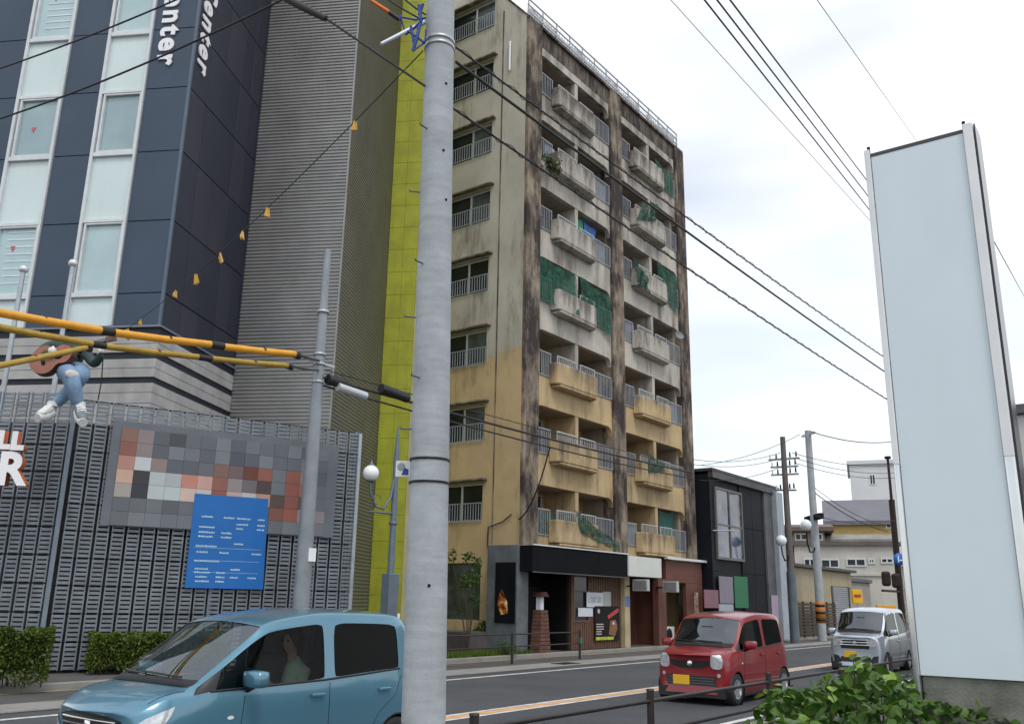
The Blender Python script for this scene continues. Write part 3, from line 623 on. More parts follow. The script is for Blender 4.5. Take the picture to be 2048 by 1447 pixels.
MB().box(27.75, 28.71, 17.81, 17.82, 1.12, 2.7).build('pane', M_GLASSD, wi, world=True)
def poster(label, x0, x1, z0, z1, mt, y=17.75, cat='poster', nm='poster'):
    return single(MB().box(x0, x1, y-.012, y, z0, z1), nm, mt, label, cat)
M_PAPER = mat('white_paper', (.62, .64, .68), .6, var=.08); M_PAPERG = mat('grey_paper', (.42, .43, .42), .6, var=.1)
a0, a1 = pY(1173, 1213, 17.74), pY(1205, 1197, 17.74)
po = thing('shop_notice', 'white shop notice with blue-grey capital letters on timber wall', 'notice', ((a0.x+a1.x)/2, 17.74, a0.z), 0)
MB().box(-(a1.x-a0.x)/2, (a1.x-a0.x)/2, -.012, 0, 0, .52).build('sheet', M_PAPER, po)
lm = MB()
for i in range(6):
    x = -.42+i*.15
    lm.box(x, x+.022, -.016, -.012, .16, .36); lm.box(x+.022, x+.09, -.016, -.012, .338 if i % 2 else .16, .36 if i % 2 else .182)
    if i % 3: lm.box(x+.08, x+.10, -.016, -.012, .16, .36)
lm.build('print_marks', mat('blue_grey_print', (.10, .2, .26), .6), po)
for lab, (x0, y0, x1, y1), mt in (('grey paper poster above right of the white shop notice', (1207, 1215, 1223, 1183), M_PAPERG), ('plain white sheet below left of the lettered shop notice', (1158, 1232, 1187, 1215), M_PAPER)):
    a0, a1 = pY(x0, y0, 17.73), pY(x1, y1, 17.73); poster(lab, a0.x, a1.x, a0.z, a1.z, mt, 17.77)
a0, a1 = pY(1190, 1281, 17.72), pY(1238, 1217, 17.72)
pb = thing('menu_poster', 'dark food poster with red, brown and yellow-green shapes on timber wall', 'poster', (a0.x, 17.735, a0.z), 0)
W_, H_ = a1.x-a0.x, a1.z-a0.z+.1
bo = MB().box(0, W_, -.02, 0, 0, H_).build('sheet', mat('dark_poster', (.008, .007, .008), .6, var=.4, vs=5, spec=.2), pb)
MB().prism([(W_*.5, H_*.72), (W_*.95, H_*.95), (W_*.98, H_*.84), (W_*.55, H_*.62)], 'y', -.026, -.021).build('print_red', mat('print_red', (.50, .025, .02), .4), bo)
MB().prism([(W_*.55, H_*.18), (W_*.8, H_*.12), (W_*.92, H_*.35), (W_*.85, H_*.6), (W_*.62, H_*.58)], 'y', -.027, -.0215).build('print_brown', mat('print_brown', (.22, .09, .03), .4, var=.5, vs=8), bo)
MB().ball((W_*.75, -.022, H_*.5), .13, sc=(1, .05, .8)).build('print_bowl', mat('print_white', (.6, .55, .5), .4), bo)
MB().box(W_*.03, W_*.75, -.026, -.021, H_*.02, H_*.11).build('print_band', mat('print_lime', (.42, .50, .02), .4, var=.4, vs=9), bo)
pt = MB()
for i in range(5): pt.box(W_*.05, W_*RND.uniform(.25, .45), -.025, -.021, H_*(.18+.07*i), H_*(.21+.07*i))
pt.ball((W_*.15, -.022, H_*.85), .09, sc=(1, .05, 1)); pt.build('print_marks', mat('print_pale', (.5, .45, .42), .5), bo)
# stacked brick flue tapering upward beside the entrance
br = thing('brick_flue', 'tapering orange-brown brick stack beside the dark shop entrance', 'brick stack', (pY(1080, 1290, 17.6).x, 17.6, .1), 0)
M_BRK = mat('brown_brick', (.13, .06, .038), .8, var=.3, vs=4, bump=.3)
for i in range(11):
    wv = .64-.024*i; z = i*.125
    for j, x in enumerate((-.5, 0)):
        MB().box((x+.01)*wv, (x+.49)*wv, -.22+.004*i, .2-.004*i, z+.006, z+.118).build('brick', M_BRK, br, .008)
fx = pY(1080, 1290, 17.6).x
lt_ = thing('stack_lantern', 'small white box lantern with dark red hood on the brick stack', 'lantern', (fx-.05, 17.58, .1+11*.125), 0)
MB().box(-.10, .08, -.10, .10, 0, .42).build('box', M_PAPER, lt_, .01)
MB().prism([(-.20, .42), (.24, .42), (.08, .58), (-.06, .58)], 'y', -.22, .22).build('hood', mat('dark_red_hood', (.05, .014, .012), .7, var=.3), lt_, .01)
# white sign, red brown unit
rs = thing('red_brown_shop', 'red-brown painted shop unit with open doorway below the ochre balconies', 'shop', (34.5, 17.7, .1), 0)
MB().box(31.12, 34.42, 18.9, 19.0, .1, 3.0).box(34.32, 34.42, 17.8, 18.9, .1, 2.75).build('passage_wall', M_REDW, rs, world=True)
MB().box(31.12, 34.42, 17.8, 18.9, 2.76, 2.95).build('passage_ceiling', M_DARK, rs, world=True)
MB().box(34.05, 34.75, 17.70, 17.98, .1, 2.74).build('pier', M_REDW, rs, .015, world=True)
MB().box(34.75, 38.26, 17.68, 17.86, 2.62, 3.55).box(36.6, 38.26, 17.68, 17.86, .1, 2.62).build('front_wall', M_REDW, rs, .015, world=True)
MB().box(34.75, 36.6, 18.6, 18.7, .1, 2.7).build('doorway_back', mat('dim_back_wall', (.10, .075, .06), .8, var=.2), rs, world=True)
MB().box(35.5, 36.3, 18.56, 18.597, .1, 2.2).build('door', mat('brown_door', (.08, .04, .028), .5), rs, world=True)
MB().box(34.6, 38.5, 17.5, 17.69, 3.56, 3.66).build('drip_edge', M_ALU, rs, world=True)
single(MB().box(30.66, 33.36, 17.17, 17.6, 2.74, 3.50), 'fascia_sign', mat('white_fascia', (.58, .60, .56), .5, var=.06, streak=.25, scol=(.35, .34, .3)), 'blank white fascia sign box between black canopy and red-brown shop', 'sign', bevel=.01)
single(MB().box(31.12, 31.52, 17.62, 17.82, .1, 2.73), 'cream_post', mat('cream_post', (.45, .37, .22), .7, var=.15), 'cream painted post between timber wall and red passage', 'post', bevel=.01)
poster('small blue and white sticker on the cream post', 31.15, 31.5, 1.62, 2.0, mat('blue_sticker', (.12, .18, .42), .5, var=.3, vs=8), 17.615, 'sticker', 'sticker')
for lab, x, y in (('small grey box sign projecting above the cream post', 31.3, 17.0), ('small grey and red box sign projecting beside the red-brown pier', 34.0, 17.1)):
    t = thing('projecting_sign', lab, 'sign', (x, y, 2.15), 0, 'small projecting signs over the passage')
    o = MB().box(-.10, .10, -.32, .32, .05, .48).build('sign_box', M_PAPERG, t, .01)
    MB().box(-.108, -.102, -.28, .28, .09, .44).build('face', mat('sign_face_grey', (.2, .2, .2), .5, var=.2), o)
    MB().box(-.03, .03, .32, .66, .2, .26).build('bracket', M_DARK, t)
poster('narrow poster with blue, white and orange figures on red-brown wall', 37.35, 37.75, 1.2, 2.25, mat('figure_poster', (.42, .30, .26), .5, var=.8, vs=5), 17.675)
ac = thing('outdoor_unit', 'pale outdoor air conditioner unit in the red-brown doorway', 'air conditioner', (35.3, 18.0, .1), 0)
MB().box(-.42, .42, -.15, .17, .05, .72).build('casing', mat('pale_casing', (.45, .45, .42), .5, var=.1), ac, .02)
MB().lathe([(.27, 0), (.27, .01), (.1, .012), (0, .012)], (0, 0, 0), 20).build('fan_grille', M_DARK, ac).matrix_local = Matrix.Translation((-.08, -.152, .38)) @ Matrix.Rotation(PI/2, 4, 'X')
# low wall, window and planting at the building side
MB().box(23.2, 24.6, 18.9, 23.5, .1, .75).build('planter_wall', mat('dark_stone', (.10, .09, .085), .85, var=.25), so, world=True)
MB().box(24.72, 24.76, 19.64, 21.6, 1.1, 3.0).build('shop_pane', mat('dim_pane', (.06, .07, .065), .1, var=.5, vs=1.5), so, world=True)

# ------------------------------------------------------------------ black building and what lies beyond
M_BLK = mat('black_cladding', (.007, .009, .014), .6, var=.25, vs=.8, streak=.2, scol=(.02, .02, .024), spec=.2)
bb = thing('black_building', 'two-storey black clad building with tall framed window beside the apartment block', 'building', (38.6, 17.2, .1), 0)
bm_ = MB().box(38.45, 44.9, 17.3, 27, .1, 7.6).build('wall', M_BLK, bb, world=True)
for x0, x1 in ((38.45, 39.0), (41.9, 43.4), (43.4, 44.9)):
    for z0, z1 in ((.15, 3.2), (3.2, 5.4), (5.4, 7.6)): MB().box(x0+.01, x1-.01, 17.24, 17.298, z0+.01, z1-.01).build('panel', M_BLK, bm_, .01, world=True)
MB().prism([(17.05, 7.72), (27, 7.72), (27, 7.86), (17.05, 7.86)], 'x', 38.4, 46.9).build('roof_edge', mat('dark_roof_edge', (.05, .05, .055), .6, var=.3), bb, .01, world=True)
MB().box(38.45, 46.6, 17.06, 17.29, 7.42, 7.71).build('eave_gutter', mat('eave_metal', (.07, .07, .075), .5, .3, var=.3), bb, world=True)
M_GREYW = mat('mid_grey_render', (.11, .115, .12), .7, var=.2, streak=.3, scol=(.05, .05, .05)); M_GREYL = mat('pale_grey_render', (.36, .40, .43), .7, var=.12, streak=.2, scol=(.2, .2, .2))
MB().box(44.91, 46.0, 17.15, 17.6, .1, 7.41).build('pier', M_GREYW, bb, world=True)
MB().box(46.0, 46.95, 16.9, 27, .1, 7.55).build('end_wall', M_GREYL, bb, .01, world=True)
wf = MB()
x0, x1, z0, z1 = 38.9, 42.0, 3.75, 7.05
wf.box(x0, x1, 17.14, 17.238, z0, z0+.12).box(x0, x1, 17.14, 17.238, z1-.1, z1).box(x0, x0+.1, 17.14, 17.238, z0+.12, z1-.1).box(x1-.1, x1, 17.14, 17.238, z0+.12, z1-.1)
wf.box((x0+x1)/2-.05, (x0+x1)/2+.05, 17.14, 17.238, z0+.12, z1-.1).box(x0+.1, (x0+x1)/2-.05, 17.16, 17.238, 5.3, 5.38).box((x0+x1)/2+.05, x1-.1, 17.16, 17.238, 5.3, 5.38)
wo = wf.build('window', mat('grey_brown_frame', (.14, .13, .12), .5, .2), bb, world=True)
M_COLP = mat('patterned_pane', (.09, .11, .11), .08, var=.9, vs=1.6, streak=.5, scol=(.03, .06, .22), sfreq=2.5, slo=.45, shi=.55, spec=.8)
for a, b in ((x0+.1, (x0+x1)/2-.05), ((x0+x1)/2+.05, x1-.1)):
    for c, d in ((z0+.12, 5.3), (5.38, z1-.1)): MB().box(a, b, 17.19, 17.2, c, d).build('pane', M_COLP, wo, world=True)
MB().tube([(38.55, 17.2, 5.0), (39.6, 16.6, 5.05)], .03, 6).build('lamp_arm', M_STEEL, bb, world=True)
sbd = thing('shop_window_sign', 'row of pink, grey and green sign panels on the black ground floor', 'sign', (39.6, 17.1, 1.0), 0)
for (xa, ya, xb, yb, hx) in ((1408, 1215, 1438, 1178, '7d5662'), (1438, 1206, 1468, 1151, '7c7480'), (1468, 1215, 1498, 1151, '1f6a45'), (1438, 1232, 1468, 1207, '98a0a8')):
    a, b = pY(xa, yb, 17.1), pY(xb, ya, 17.1); MB().box(a.x+.01, b.x-.01, 17.1, 17.13, a.z-1.35 if False else min(a.z, b.z), max(a.z, b.z)).build('sign_panel', mat('sp_'+hx, C8(hx), .6, var=.06), sbd, world=True)
single(MB().box(45.05, 45.95, 17.08, 17.12, .9, 2.25), 'pink_sign', mat('sp_pink', C8('b6a0b6'), .6, var=.05), 'pale pink rectangular sign on the grey pier of the black building', 'sign')
# beige warehouse
M_BEI = mat('beige_siding', (.36, .30, .195), .7, var=.12, vs=.8, streak=.25, scol=(.22, .18, .11))
wh = thing('warehouse', 'low beige sided warehouse with grey roller shutter beyond the black building', 'building', (53, 17.6, .1), 0)
wb = MB().box(47.4, 60.5, 17.62, 28, .1, 3.85).build('wall', M_BEI, wh, world=True)
for i in range(30):
    x = 48.0+i*.415
    if 56 < x < 60.2: MB().box(x, x+.40, 17.57, 17.618, 2.95, 3.8).build('siding_strip', M_BEI, wb, .01, world=True)
    elif x < 56: MB().box(x, x+.405, 17.585, 17.618, 1.95, 3.8).build('siding_strip', M_BEI, wb, world=True)
MB().box(47.2, 60.8, 17.3, 28, 3.86, 4.02).build('roof', mat('dark_roof', (.06, .058, .056), .6, var=.2), wh, world=True)
sh_ = MB()
for k in range(24): sh_.prism([(17.58, .12+k*.116), (17.56, .15+k*.116), (17.56, .21+k*.116), (17.58, .232+k*.116)], 'x', 56.45, 59.5)
sho = sh_.build('roller_shutter', mat('grey_shutter', (.31, .32, .34), .45, .3, var=.1), wh, world=True)
MB().box(56.2, 56.44, 17.52, 17.61, .1, 2.94).box(59.51, 59.75, 17.52, 17.61, .1, 2.94).build('shutter_guide', mat('guide_dark', (.08, .07, .06), .5), wh, world=True)
fn = thing('slat_fence', 'brown horizontal slat fence with gaps in front of the beige warehouse', 'fence', (51.5, 17.3, .1), 0)
for k in range(10):
    MB().box(47.6, 55.9, 17.28, 17.31, .25+k*.17, .36+k*.17).build('slat', mat('brown_slat', (.055, .038, .026), .7, var=.25, vs=3), fn, world=True)
for i in range(7): MB().box(47.6+i*1.36, 47.72+i*1.36, 17.315, 17.40, .1, 2.0).build('post', mat('brown_slat', (0, 0, 0)), fn, world=True)
# buildings further off, facing the camera across the bend
FA = math.atan2(rt.y, rt.x)
FARF = {}
def farbox(name, label, x0, x1, y0, y1, dep, mt=None):
    """a distant block turned to face the viewpoint's side of the bend; returns root, width, top"""
    a = pD(x0, y1, dep); d = ray(x0, y1); d.z = 0; d.normalize(); rx = V3((d.y, -d.x, 0))
    b = pP(x1, y1, a, d); top = pP((x0+x1)/2, y0, a, d).z; r = thing(name, label, 'building', (a.x, a.y, 0), math.atan2(rx.y, rx.x)); FARF[r.name] = (a, d, rx)
    return r, (b-a).dot(rx), top
def farwin(r, x0, y0, x1, y1, parent, mt=None):
    a, d, rx = FARF[r.name]; p, q = pP(x0, y1, a, d), pP(x1, y0, a, d)
    u0, u1 = (p-a).dot(rx), (q-a).dot(rx)
    f = MB().box(u0, u1, -.08, .02, p.z, p.z+.1).box(u0, u1, -.08, .02, q.z-.1, q.z).box(u0, u0+.1, -.08, .02, p.z+.1, q.z-.1).box(u1-.1, u1, -.08, .02, p.z+.1, q.z-.1).box((u0+u1)/2-.05, (u0+u1)/2+.05, -.06, .02, p.z+.1, q.z-.1).build('window', M_ALU, parent)
    MB().box(u0+.1, u1-.1, -.02, .01, p.z+.1, q.z-.1).build('pane', mt or M_GLASSD, f)
M_OLDW = mat('old_white_render', (.50, .48, .43), .8, var=.14, vs=.4, streak=.35, scol=(.25, .22, .18), sfreq=.9)
D1 = 72
r, W_, tp = farbox('white_building', 'two-storey weathered white building with a row of small windows beyond the street bend', 1597, 1812, 1090, 1235, D1, M_OLDW)
wv = MB().box(0, W_, 0, 12, -.05, tp).build('wall', M_OLDW, r)
MB().box(-.2, W_+.2, -.25, 12, tp, tp+.25).build('roof_edge', mat('eave_brown', (.12, .10, .09), .7, var=.2), r)
MB().box(0, W_, -.12, 0, tp-2.3, tp-2.12).build('string_course', M_OLDW, r)
for q in ((1608, 1116, 1632, 1134), (1642, 1117, 1678, 1135), (1693, 1116, 1731, 1132), (1737, 1116, 1749, 1127), (1762, 1115, 1786, 1126)):
    farwin(r, *q, wv)
r, W_, tp = farbox('yellow_house', 'yellow walled house with grey pitched roof behind the white building', 1668, 1800, 1040, 1230, 90, None)
yw = MB().box(0, W_, 0, 9, -.05, tp).build('wall', mat('yellow_render', (.50, .36, .12), .8, var=.1), r)
z1 = tp+2.4
ro = MB().prism([(-.5, tp-.15), (4.5, z1), (9.5, tp-.15), (9.5, tp-.45), (-.5, tp-.45)], 'x', -.4, W_+.4).build('roof', mat('grey_roof_tile', (.15, .15, .175), .7, var=.12, vs=.6), r)
for k in range(16): MB().prism([(-.5+.31*k, tp-.13+(z1-tp+.15)*k/16), (-.5+.31*k+.3, tp-.13+(z1-tp+.15)*(k+.97)/16), (-.5+.31*k+.3, tp-.05+(z1-tp+.15)*(k+.97)/16), (-.5+.31*k, tp-.05+(z1-tp+.15)*k/16)], 'x', -.4, W_+.4).build('roof_course', mat('grey_roof_tile', (0, 0, 0)), ro)
farwin(r, 1772, 1044, 1792, 1056, yw)
r, W_, tp = farbox('white_tower_block', 'plain white tower block rising behind the yellow house', 1722, 1850, 926, 1225, 120, None)
tw2 = MB().box(0, W_, 0, 14, -.05, tp).build('wall', mat('far_white_render', (.60, .61, .62), .8, var=.07, vs=.2), r)
farwin(r, 1740, 948, 1750, 969, tw2); farwin(r, 1742, 1003, 1755, 1015, tw2)
MB().box(-.3, W_+.3, -.3, 14.3, tp, tp+.5).build('roof_edge', mat('far_white_render', (0, 0, 0)), r)
r, W_, tp = farbox('brown_eaved_house', 'small house with brown roof edge glimpsed between the two utility poles', 1565, 1660, 1060, 1225, 80, None)
hw = MB().box(0, W_, 0, 9, -.05, tp).build('wall', mat('tan_render', (.30, .24, .19), .8, var=.2), r)
MB().prism([(-.8, tp-.1), (9.8, tp-.1), (9.8, tp+.1), (4.5, tp+.9), (-.8, tp+.25)], 'x', -.8, W_+.8).build('roof', mat('brown_roof', (.13, .085, .07), .7, var=.2), r)
farwin(r, 1590, 1066, 1614, 1080, hw); farwin(r, 1625, 1066, 1645, 1080, hw)
r, W_, tp = farbox('grey_roof_shed', 'long grey shed roof in front of the yellow house', 1645, 1800, 1067, 1230, 80, None)
MB().box(0, W_, 0, 6, -.05, tp-.4).build('wall', M_OLDW, r)
MB().prism([(-.6, tp-.5), (3, tp+.2), (6.6, tp-.5), (6.6, tp-.7), (-.6, tp-.7)], 'x', -.3, W_+.3).build('roof', mat('worn_grey_roof', (.22, .21, .19), .8, var=.35, vs=.5), r)
# blocks closing the near side and the far end of the street
def block(name, label, x0, x1, y0, y1, h, col, nx, nz_, face):
    t = thing(name, label, 'building', ((x0+x1)/2, (y0+y1)/2, .1), 0)
    wl_ = MB().box(x0, x1, y0, y1, .1, h).build('wall', mat(name+'_render', col, .8, var=.12, vs=.5, streak=.3, scol=tuple(c*.5 for c in col)), t, .03, world=True)
    MB().box(x0-.15, x1+.15, y0-.15, y1+.15, h+.002, h+.25).build('roof_edge', M_GREYW, t, .02, world=True)
    for r in range(nz_):
        for c in range(nx):
            if face == 'x':
                a = y0+(y1-y0)*(c+.25)/nx; b = a+(y1-y0)*.5/nx; z = 1.0+r*2.9
                f = MB().box(x0-.06, x0+.02, a, b, z, z+.08).box(x0-.06, x0+.02, a, b, z+1.32, z+1.4).box(x0-.06, x0+.02, a, a+.08, z+.08, z+1.32).box(x0-.06, x0+.02, b-.08, b, z+.08, z+1.32).build('window', M_ALU, wl_, world=True)
                MB().box(x0-.02, x0+.01, a+.08, b-.08, z+.08, z+1.32).build('pane', M_GLASSD, f, world=True)
            else:
                a = x0+(x1-x0)*(c+.25)/nx; b = a+(x1-x0)*.5/nx; z = 1.0+r*2.9
                f = MB().box(a, b, y1-.02, y1+.06, z, z+.08).box(a, b, y1-.02, y1+.06, z+1.32, z+1.4).box(a, a+.08, y1-.02, y1+.06, z+.08, z+1.32).box(b-.08, b, y1-.02, y1+.06, z+.08, z+1.32).build('window', M_ALU, wl_, world=True)
                MB().box(a+.08, b-.08, y1-.01, y1+.02, z+.08, z+1.32).build('pane', M_GLASSD, f, world=True)
block('white_shop_block', 'white block on the near pavement side, peeping out beyond the sign pylon', 25.8, 34, -8, 3.45, 6.6, (.55, .55, .54), 4, 2, 'x')
block('office_block', 'plain beige office block further along the street past the warehouse', 61.5, 68, 18.5, 30, 3.4, (.33, .3, .26), 3, 1, 'x')
block('end_block', 'grey block closing the far end of the street', 120, 130, -14, 14, 8.5, (.30, .30, .31), 8, 3, 'x')
block('tan_end_block', 'tan block beside the grey block at the far end of the street', 112, 124, 19, 36, 6.2, (.36, .30, .23), 5, 2, 'x')
# small roadside signs
for lab, px, py_, dep, w_, h_, hx in (('yellow box sign with red print near the shutter', 1714, 1192, 52, .55, .75, 'e0b400'), ('low yellow roof sign behind the silver van', 1772, 1216, 45, .9, .3, 'd89a10')):
    p = pD(px, py_, dep); t = thing('yellow_sign', lab, 'sign', (p.x, p.y, 0), FA, 'yellow roadside signs')
    bo = MB().box(-w_/2, w_/2, -.08, .08, p.z-h_/2, p.z+h_/2).build('box', mat('sign_'+hx, C8(hx), .5, var=.1), t, .02)
    if w_ < .8: MB().box(-w_*.35, w_*.35, -.09, -.081, p.z-.05, p.z+.12).build('print_band', mat('print_red', (0, 0, 0)), bo)
    MB().tube([(0, 0, -.05), (0, 0, p.z-h_/2)], .04, 8).build('post', M_STEEL, t)

# ------------------------------------------------------------------ poles, lamps, wires
M_POLE = mat('utility_pole_concrete', (.37, .40, .425), .85, var=.14, vs=3.5, bump=.10, bs=90, streak=.45, scol=(.22, .23, .24), sfreq=2.2, ssub=9, slo=.42, shi=.72, speck=.10)
PB = V3((5.24, 4.67, .1))
up_ = thing('utility_pole', 'large pale concrete utility pole with step bolts beside the blue car', 'utility pole', PB, 0)
MB().tube([(.012, -.012, 0), (-.015, .03, 3), (-.045, .075, 6), (-.095, .15, 11)], [.168, .149, .131, .105], 32).build('shaft', M_POLE, up_)
def frac(z): return .168-.0062*z
def pc(z): return V3((.012-.0095*z, -.012+.0147*z, 0))
M_GALV = mat('band_steel', (.45, .47, .5), .4, .6, var=.1)
for z in (6.46, 6.40): MB().lathe([(frac(z)+.004, z), (frac(z)+.009, z), (frac(z)+.009, z+.03), (frac(z)+.004, z+.03)], pc(z), n=28).build('band', M_GALV, up_)
for z in (2.70, 2.52): MB().lathe([(frac(z)+.002, z), (frac(z)+.008, z), (frac(z)+.008, z+.018), (frac(z)+.002, z+.018)], pc(z), n=28).build('strap', M_BLACK, up_)
MB().lathe([(frac(.4)+.003, .15), (frac(.4)+.006, .15), (frac(.4)+.006, 0.78), (frac(.4)+.003, 0.78)], n=28).build('warning_wrap', mat('black_wrap', (.02, .018, .014), .5), up_)
for k in range(6):
    a = -2.8+k*.55; MB().add([((frac(.4)+.008)*math.cos(a+da), (frac(.4)+.008)*math.sin(a+da), z) for da, z in ((0, .15), (.22, .15), (.5, .78), (.28, .78))], [(0, 1, 2, 3)]).build('warning_stripe', mat('yellow_wrap', (.62, .38, .01), .5), up_)
ldn = -rt      # camera-left on the ground
for i, z in enumerate((3.05, 3.45, 3.98, 4.42, 5.10, 5.66)):
    d = (ldn*(.95 if i % 2 == 0 else .6)+fw*(-.2 if i % 2 == 0 else -.8)).normalized(); d.z = 0
    p = V3((0, 0, z-.1))+pc(z)+d*frac(z); MB().tube([p-d*.02, p+d*.085, p+d*.09+V3((0, 0, .014))], .0065, 8).build('step_bolt', mat('dull_bolt', (.13, .14, .17), .5, .5), up_)
for z, a in ((6.0, -1.9), (5.35, -2.0), (4.9, -1.75), (1.75, -2.3)):
    p = V3((math.cos(a), math.sin(a), 0)); MB().tube([pc(z)+p*frac(z)+V3((0, 0, z)), pc(z)+p*(frac(z)+.006)+V3((0, 0, z))], .012, 8).build('bolt_hole', M_DARK, up_)
sg = thing('pole_plate', 'small white plate with blue figure strapped between pole and lamp', 'plate', pD(806, 938, 7.25), math.atan2(rt.y, rt.x))
o = MB().box(-.06, .06, 0, .006, -.06, .07).build('plate', M_WHITE, sg, .003)
MB().prism([(-.01, -.045), (.045, -.045), (.045, .0), (.01, .015)], 'y', -.003, -.001).build('figure', mat('print_navy', (.02, .05, .25), .5), o)
MB().ball((-.015, -.001, .02), .034, sc=(1, .05, 1)).build('figure', mat('print_grey', (.3, .32, .34), .5), o)
# blue clamp hardware and arm on the concrete pole
M_BLUEC = mat('blue_insulator', (.012, .05, .30), .4, var=.2, vs=10)
cl_ = thing('cable_clamp', 'bundle of blue cable clamps and pale arm on the concrete pole', 'clamp', PB+V3((0, 0, 5.9)), 0)
def rel(px, py, dep, o=PB+V3((0, 0, 5.9))): return pD(px, py, dep)-o
MB().tube([rel(848, 45, 6.95), rel(762, 88, 6.75)], [.022, .014], 10).build('arm', mat('pale_arm', (.5, .54, .6), .4, .2), cl_)
for pts, rr2 in ((((790, 32), (830, 40), (852, 36)), .009), (((800, 30), (812, 70), (845, 40)), .010), (((838, 10), (842, 40), (835, 70), (826, 102)), .016), (((852, 60), (850, 85), (826, 102)), .009), (((815, 62), (835, 75), (848, 85)), .011), (((846, 8), (838, 30)), .014), (((822, 52), (828, 90)), .012)):
    MB().tube([rel(x, y, 6.86+.02*(i % 2)) for i, (x, y) in enumerate(pts)], rr2, 8).build('blue_clamp', M_BLUEC, cl_)
MB().tube([rel(742, 2, 6.8), rel(780, 26, 6.85)], .018, 8).build('orange_sleeve', mat('orange_sleeve', (.65, .16, .02), .5, var=.15), cl_)
MB().tube([rel(778, 25, 6.85), rel(800, 40, 6.87)], .021, 8).build('sleeve_end', M_BLACK, cl_)
# gantry-grey steel pole on the far pavement
sp_ = thing('steel_pole', 'tall tapering grey steel pole standing in front of the lattice screen', 'pole', (14.16, 16.5, 0), 0)
MB().tube([(0, 0, 0), (0, 0, 4), (0, 0, 10.3)], [.215, .175, .085], 24).build('shaft', mat('weathered_steel_pole', (.25, .275, .30), .5, .3, var=.16, vs=2, streak=.2, scol=(.18, .18, .18)), sp_)
for z in (7.5, 7.25, 6.8, 8.6): MB().lathe([(.14, z), (.152, z), (.152, z+.06), (.14, z+.06)], n=20).build('band', M_STEEL, sp_)
MB().box(.02, .20, -.2, -.18, 2.55, 2.85).build('plate', M_WHITE, sp_).matrix_local = Matrix.Rotation(-.35, 4, 'Z')
MB().bar((-.45, -.1, 7.3), (.45, -.05, 7.3), .05, .05).build('cross_arm', M_STEEL, sp_)
# ornamental street lamps
M_LAMPG = mat('lamp_blue_grey', (.13, .165, .20), .5, .3, var=.12, vs=4)
M_GLOBE = mat('opal_globe', (.78, .80, .82), .25, var=.04)
def lamp(label, loc, rz, arms, h=6.1, box=True):
    t = thing('street_lamp', label, 'street lamp', loc, rz, 'ornamental street lamps on the far pavement')
    MB().tube([(0, 0, 0), (0, 0, 1.0), (0, 0, h*.86), (0, 0, h)], [.10, .09, .075, .012], 16).build('post', M_LAMPG, t)
    if box: MB().box(-.17, .17, -.14, .14, 0, 2.35).build('base_box', M_LAMPG, t, .02); MB().tube([(.19, -.15, 0), (.19, -.15, 1.4)], .04, 8).build('conduit', M_WHITE, t)
    MB().lathe([(.10, 3.55), (.11, 3.57), (.11, 3.61), (.10, 3.63)], n=16).build('collar', M_LAMPG, t)
    for s, z in arms:
        am = MB().tube([(s*.06, 0, z+.35), (s*.14, 0, z-.1), (s*.38, 0, z-.42), (s*.66, 0, z-.38), (s*.86, 0, z-.05), (s*.88, 0, z+.2)], [.035, .035, .032, .03, .028, .028], 10).tube([(s*.05, 0, z-.5), (s*.88, 0, z-.52)], .025, 8).build('arm', M_LAMPG, t)
        MB().tube([(s*.62+.12*math.cos(k), 0, z-.2+.12*math.sin(k)) for k in [i*.5 for i in range(11)]], .012, 6).build('scroll', M_LAMPG, am)
        g = MB().ball((s*.88, 0, z+.42), .20, 18, 12).build('globe', M_GLOBE, t)
        MB().lathe([(.07, z+.2), (.11, z+.22), (.11, z+.26), (.07, z+.28)], (s*.88, 0, 0), 12).lathe([(.0, z+.78), (.02, z+.7), (.07, z+.63), (.07, z+.6)], (s*.88, 0, 0), 12).build('cap', M_LAMPG, g)
    return t
lamp('blue-grey street lamp with one globe in front of the yellow-green wall', (16.53, 16.0, 0), .0, ((-1, 4.33),))
# far utility poles, each carrying a globe lamp
fp = V3((45.0, 16.0, 0)); t1 = thing('utility_pole', 'slender dark utility pole with cross arms in front of the black building end wall', 'utility pole', fp, 0, None)
MB().tube([(0, 0, 0), (0, 0, 10.2)], [.19, .13], 14).build('shaft', mat('brown_pole', (.13, .115, .11), .8, var=.2), t1)
MB().tube([(0, 0, 0), (0, 0, 3.4)], [.235, .225], 14).build('lower_sleeve', mat('teal_grey_sleeve', (.10, .13, .15), .5, var=.2), t1)
for z, L_ in ((9.0, .9), (8.6, .8), (8.2, .8), (7.4, .6)):
    arm = MB().bar((-L_*.3, -L_, z), (L_*.3, L_, z+.1), .09, .09).build('cross_arm', M_STEEL, t1)
    for q in (-.8, -.4, .5, .9): MB().tube([(q*L_*.3, q*L_, z+.1), (q*L_*.3, q*L_, z+.36)], [.05, .035], 8).build('insulator', M_WHITE if q > .6 else M_DARK, arm)
MB().tube([(0, 0, 4.35), (-.3, 0, 3.95), (-.75, 0, 3.9), (-1.05, 0, 4.25), (-1.1, 0, 4.6)], .035, 8).build('lamp_arm', M_DARK, t1)
gl_ = MB().ball((-1.1, 0, 4.85), .27).build('globe', M_GLOBE, t1)
fp2 = V3((49.7, 16.2, 0)); t2 = thing('utility_pole', 'pale concrete utility pole with orange and black band beside the warehouse', 'utility pole', fp2, 0)
MB().tube([(0, 0, 0), (0, 0, 11.3)], [.24, .17], 16).build('shaft', M_POLE, t2)
MB().lathe([(.245, .9), (.25, .9), (.25, 2.0), (.245, 2.0)], n=16).build('warning_wrap', mat('orange_wrap', (.45, .16, .01), .5), t2)
